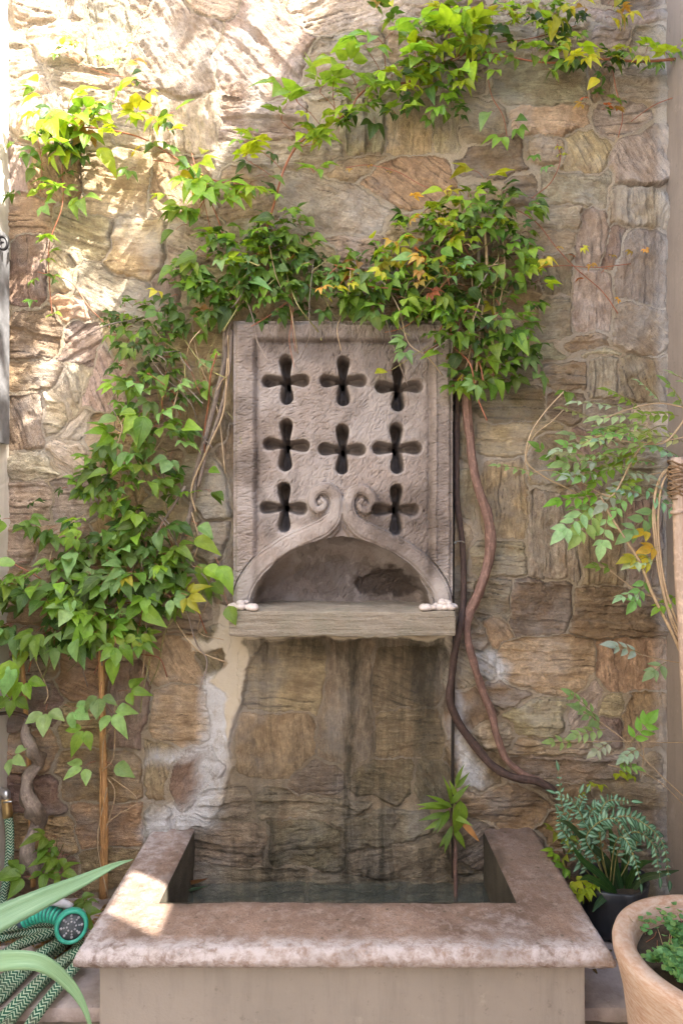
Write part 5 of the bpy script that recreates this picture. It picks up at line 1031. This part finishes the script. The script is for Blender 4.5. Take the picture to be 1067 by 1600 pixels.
for k in range(16):
    a = PC+Vector((rsl.uniform(-.16, -.02), rsl.uniform(.0, .14), ZP-.045)); b = a+Vector((rsl.uniform(-.03, .03), rsl.uniform(-.03, .03), rsl.uniform(.03, .06))); m_ = MB(); tube(m_, [a, (a+b)/2+Vector((rsl.uniform(-.008, .008), 0, 0)), b], .0008, 4, 4); m_.build('stem', M_REDSTEM if k % 2 else M_TWIG, dw, org=dw.location)

# ------------------------------------------------------------------ hose, nozzle, tap
hs_ = empty('garden_hose', PZ(60, 1520, .345), 'coiled green and white braided garden hose on the left ledge', 'hose')
HRD = .0145
def hz(pts, zs):
    C = [PZ(a, b, z_) for (a, b), z_ in zip(pts, zs)]; m_ = MB(); tube(m_, C, HRD, 14, 8); m_.build('hose_loop', M_HOSE, hs_, org=hs_.location)
hz([(-160,1560),(-60,1500),(0,1466),(45,1456),(90,1462),(104,1470),(80,1490),(20,1520),(-60,1580)], [.36,.36,.36,.362,.362,.360,.358,.357,.357])
hz([(-160,1600),(-60,1530),(0,1496),(35,1474),(70,1462),(100,1448),(80,1440),(30,1446),(-40,1460)], [.385,.385,.387,.388,.388,.388,.388,.388,.388])
hz([(-160,1700),(-60,1610),(0,1545),(40,1508),(80,1480),(112,1466),(124,1474),(112,1494),(80,1522),(40,1566),(0,1615),(-60,1680)], [.30,.33,.365,.385,.39,.385,.378,.378,.372,.362,.345,.30])
hz([(-100,1720),(-30,1625),(20,1575),(60,1535),(100,1500),(128,1486),(126,1500),(100,1532),(62,1580),(30,1630),(0,1680),(-60,1760)], [.27,.32,.36,.385,.40,.405,.40,.385,.365,.33,.28,.2])
hz([(-120,1660),(-40,1590),(0,1560),(30,1530),(60,1500),(95,1474)], [.33,.35,.36,.365,.37,.372])
m_ = MB(); tube(m_, [P(13, 1270, -.07), P(16, 1300, -.07), P(15, 1345, -.08), P(8, 1390, -.10), P(-4, 1430, -.16), PZ(-60, 1470, .365), PZ(-160, 1500, .36)], HRD*.95, 14, 8); m_.build('riser_hose', M_HOSE, hs_, org=hs_.location)
tpz = empty('garden_tap', P(6, 1240, -.05), 'brass hose tap fitting at the left edge above the hose', 'tap')
m_ = MB(); tube(m_, [P(13, 1276, -.07), P(12, 1262, -.07), P(10, 1248, -.07)], [.017, .016, .015], 16, 2); m_.build('coupling', M_BRASS, tpz, org=tpz.location)
m_ = MB(); tube(m_, [P(12, 1250, -.07), P(10, 1240, -.07), P(2, 1236, -.05), P(-8, 1236, -.02), P(-10, 1236, .0)], [.011, .014, .013, .012, .012], 14, 5); m_.build('spout', M_STEEL, tpz, org=tpz.location)
m_ = MB(); tube(m_, [P(6, 1254, -.088), P(20, 1252, -.088)], .003, 8, 2); m_.build('lever', M_STEEL, tpz, org=tpz.location)
# nozzle
NP = P(112, 1446, -.40); nz_ = empty('spray_nozzle', NP, 'teal and grey hose spray nozzle lying on the coiled hose', 'spray nozzle')
ax = Vector((.38, -.88, .28)).normalized(); Mz = ax.to_track_quat('Z', 'Y').to_matrix().to_4x4(); Mz.translation = NP
RN = .0445
m_ = MB(); lathe(m_, [(.033, .018), (.036, .022), (.042, .021), (RN, .012), (RN, -.010), (.042, -.018), (.036, -.02)], 40, Mz); m_.build('head_ring', M_TEAL, nz_, org=nz_.location)
m_ = MB(); lathe(m_, [(0, .014), (.034, .014), (.034, .0), (0, .0)], 40, Mz); m_.build('spray_dial', M_DIAL, nz_, org=nz_.location)
for k in range(8):
    a = 2*math.pi*k/8; m_ = MB(); q = Mz@Matrix.Rotation(a, 4, 'Z'); 
    for r_ in (.012, .020, .027):
        lathe(m_, [(0, .0165), (.0022+.0012*(r_ > .02), .0165), (.003+.0012*(r_ > .02), .0135)], 6, q@Matrix.Translation((r_, 0, 0)))
    m_.build('spray_jet', M_LGREY, nz_, org=nz_.location)
m_ = MB(); lathe(m_, [(.038, -.016), (.036, -.03), (.026, -.05), (.018, -.06), (0, -.062)], 32, Mz); m_.build('head_housing', M_LGREY, nz_, org=nz_.location)
hA = NP-ax*.035+Vector((-.02, 0, .01)); m_ = MB(); C = [hA, hA+Vector((-.045, .012, .006)), hA+Vector((-.09, .02, -.004)), hA+Vector((-.135, .02, -.022))]
tube(m_, C, [.019, .021, .020, .017], 18, 8); m_.build('handle', M_GREYP, nz_, org=nz_.location)
cc = catmull(C, 8)
for k in range(3, 22, 2):
    t = cc[min(k, len(cc)-2)]; T = Vector(cc[min(k+1, len(cc)-1)]-cc[k-1]).normalized(); m_ = MB(); o_ = Vector(t)+Vector((0, -.003, .003)); tube(m_, [o_-T*.0042, o_-T*.002, o_+T*.002, o_+T*.0042], [.0185, .0225, .0225, .0185], 16, 2); m_.build('grip_rib', M_TEAL, nz_, org=nz_.location)
m_ = MB(); tube(m_, [NP+Vector((-.01, .03, .035)), NP+Vector((-.04, .03, .047)), NP+Vector((-.075, .035, .042))], [.009, .012, .006], 12, 5); m_.build('trigger', M_LGREY, nz_, org=nz_.location)

# ------------------------------------------------------------------ agave
ag = empty('agave_plant', (-.98, -.80, .30), 'pale green agave with long fleshy leaves reaching in from the lower left', 'agave')
AGC = (.2, .35, .2)
strap(ag, [(-230,1610),(-130,1515),(-30,1452),(60,1408),(130,1376),(180,1352),(208,1343)], [-.80,-.72,-.65,-.58,-.50,-.44,-.40], [.036, .038, .034, .026, .016, .007, .0008], AGC, M_AGAVE, fold=.35, thick=.010, serr=.015)
strap(ag, [(-230,1650),(-140,1560),(-50,1512),(20,1500),(70,1506),(110,1538),(135,1580),(150,1640)], [-.80,-.84,-.86,-.86,-.85,-.83,-.82,-.81], [.030, .028, .022, .019, .016, .012, .006, .001], AGC, M_AGAVE, fold=.35, thick=.008, serr=.015)
strap(ag, [(-230,1650),(-200,1560),(-160,1500),(-100,1480),(-50,1500)], [-.80,-.85,-.9,-.95,-1.0], [.030, .03, .026, .02, .004], AGC, M_AGAVE, fold=.35, thick=.008)
m_ = MB(); lathe(m_, [(0, 0), (.10, 0), (.14, .27), (.155, .28), (.155, .31), (.135, .31), (.13, .27), (0, .27)], 40, Matrix.Translation((-.95, -.80, .0))); tag(m_.build('agave_pot', M_TERRA, org=(-.95, -.80, 0)), 'terracotta pot holding the agave at the left', 'pot')

bk = empty('lantern_backplate', P(-4, 520, -.04), 'tall grey metal plate fixed to the left side wall below the iron scroll', 'metal plate')
slab_mesh('plate', -1.124, -1.105, -.16, -.03, HC-(690-CY)*2.2/FPX, HC-(352-CY)*2.2/FPX, M_GREYM, bk, .02, .004, .0004, 3)
# ------------------------------------------------------------------ wrought iron scroll on the left wall
ir = empty('wrought_iron_scroll', P(-2, 380, -.06), 'black wrought iron scroll bracket on the left side wall', 'iron scroll')
pt = []
for k in range(40):
    t = k/39; a = -2.2+t*7.2; r_ = 13*(1-t*.78); pt.append(P(8+math.cos(a)*r_*.75-3, 382+math.sin(a)*r_, -.10))
m_ = MB(); tube(m_, [P(-14, 340, -.10), P(-4, 354, -.10)]+[pt[0]]+pt, [.005, .004], 8, 2); m_.build('scroll', M_IRON, ir, org=ir.location)
m_ = MB(); tube(m_, [P(-8, 372, -.10), P(-16, 372, -.04)], .005, 8, 2); m_.build('fixing', M_IRON, ir, org=ir.location)
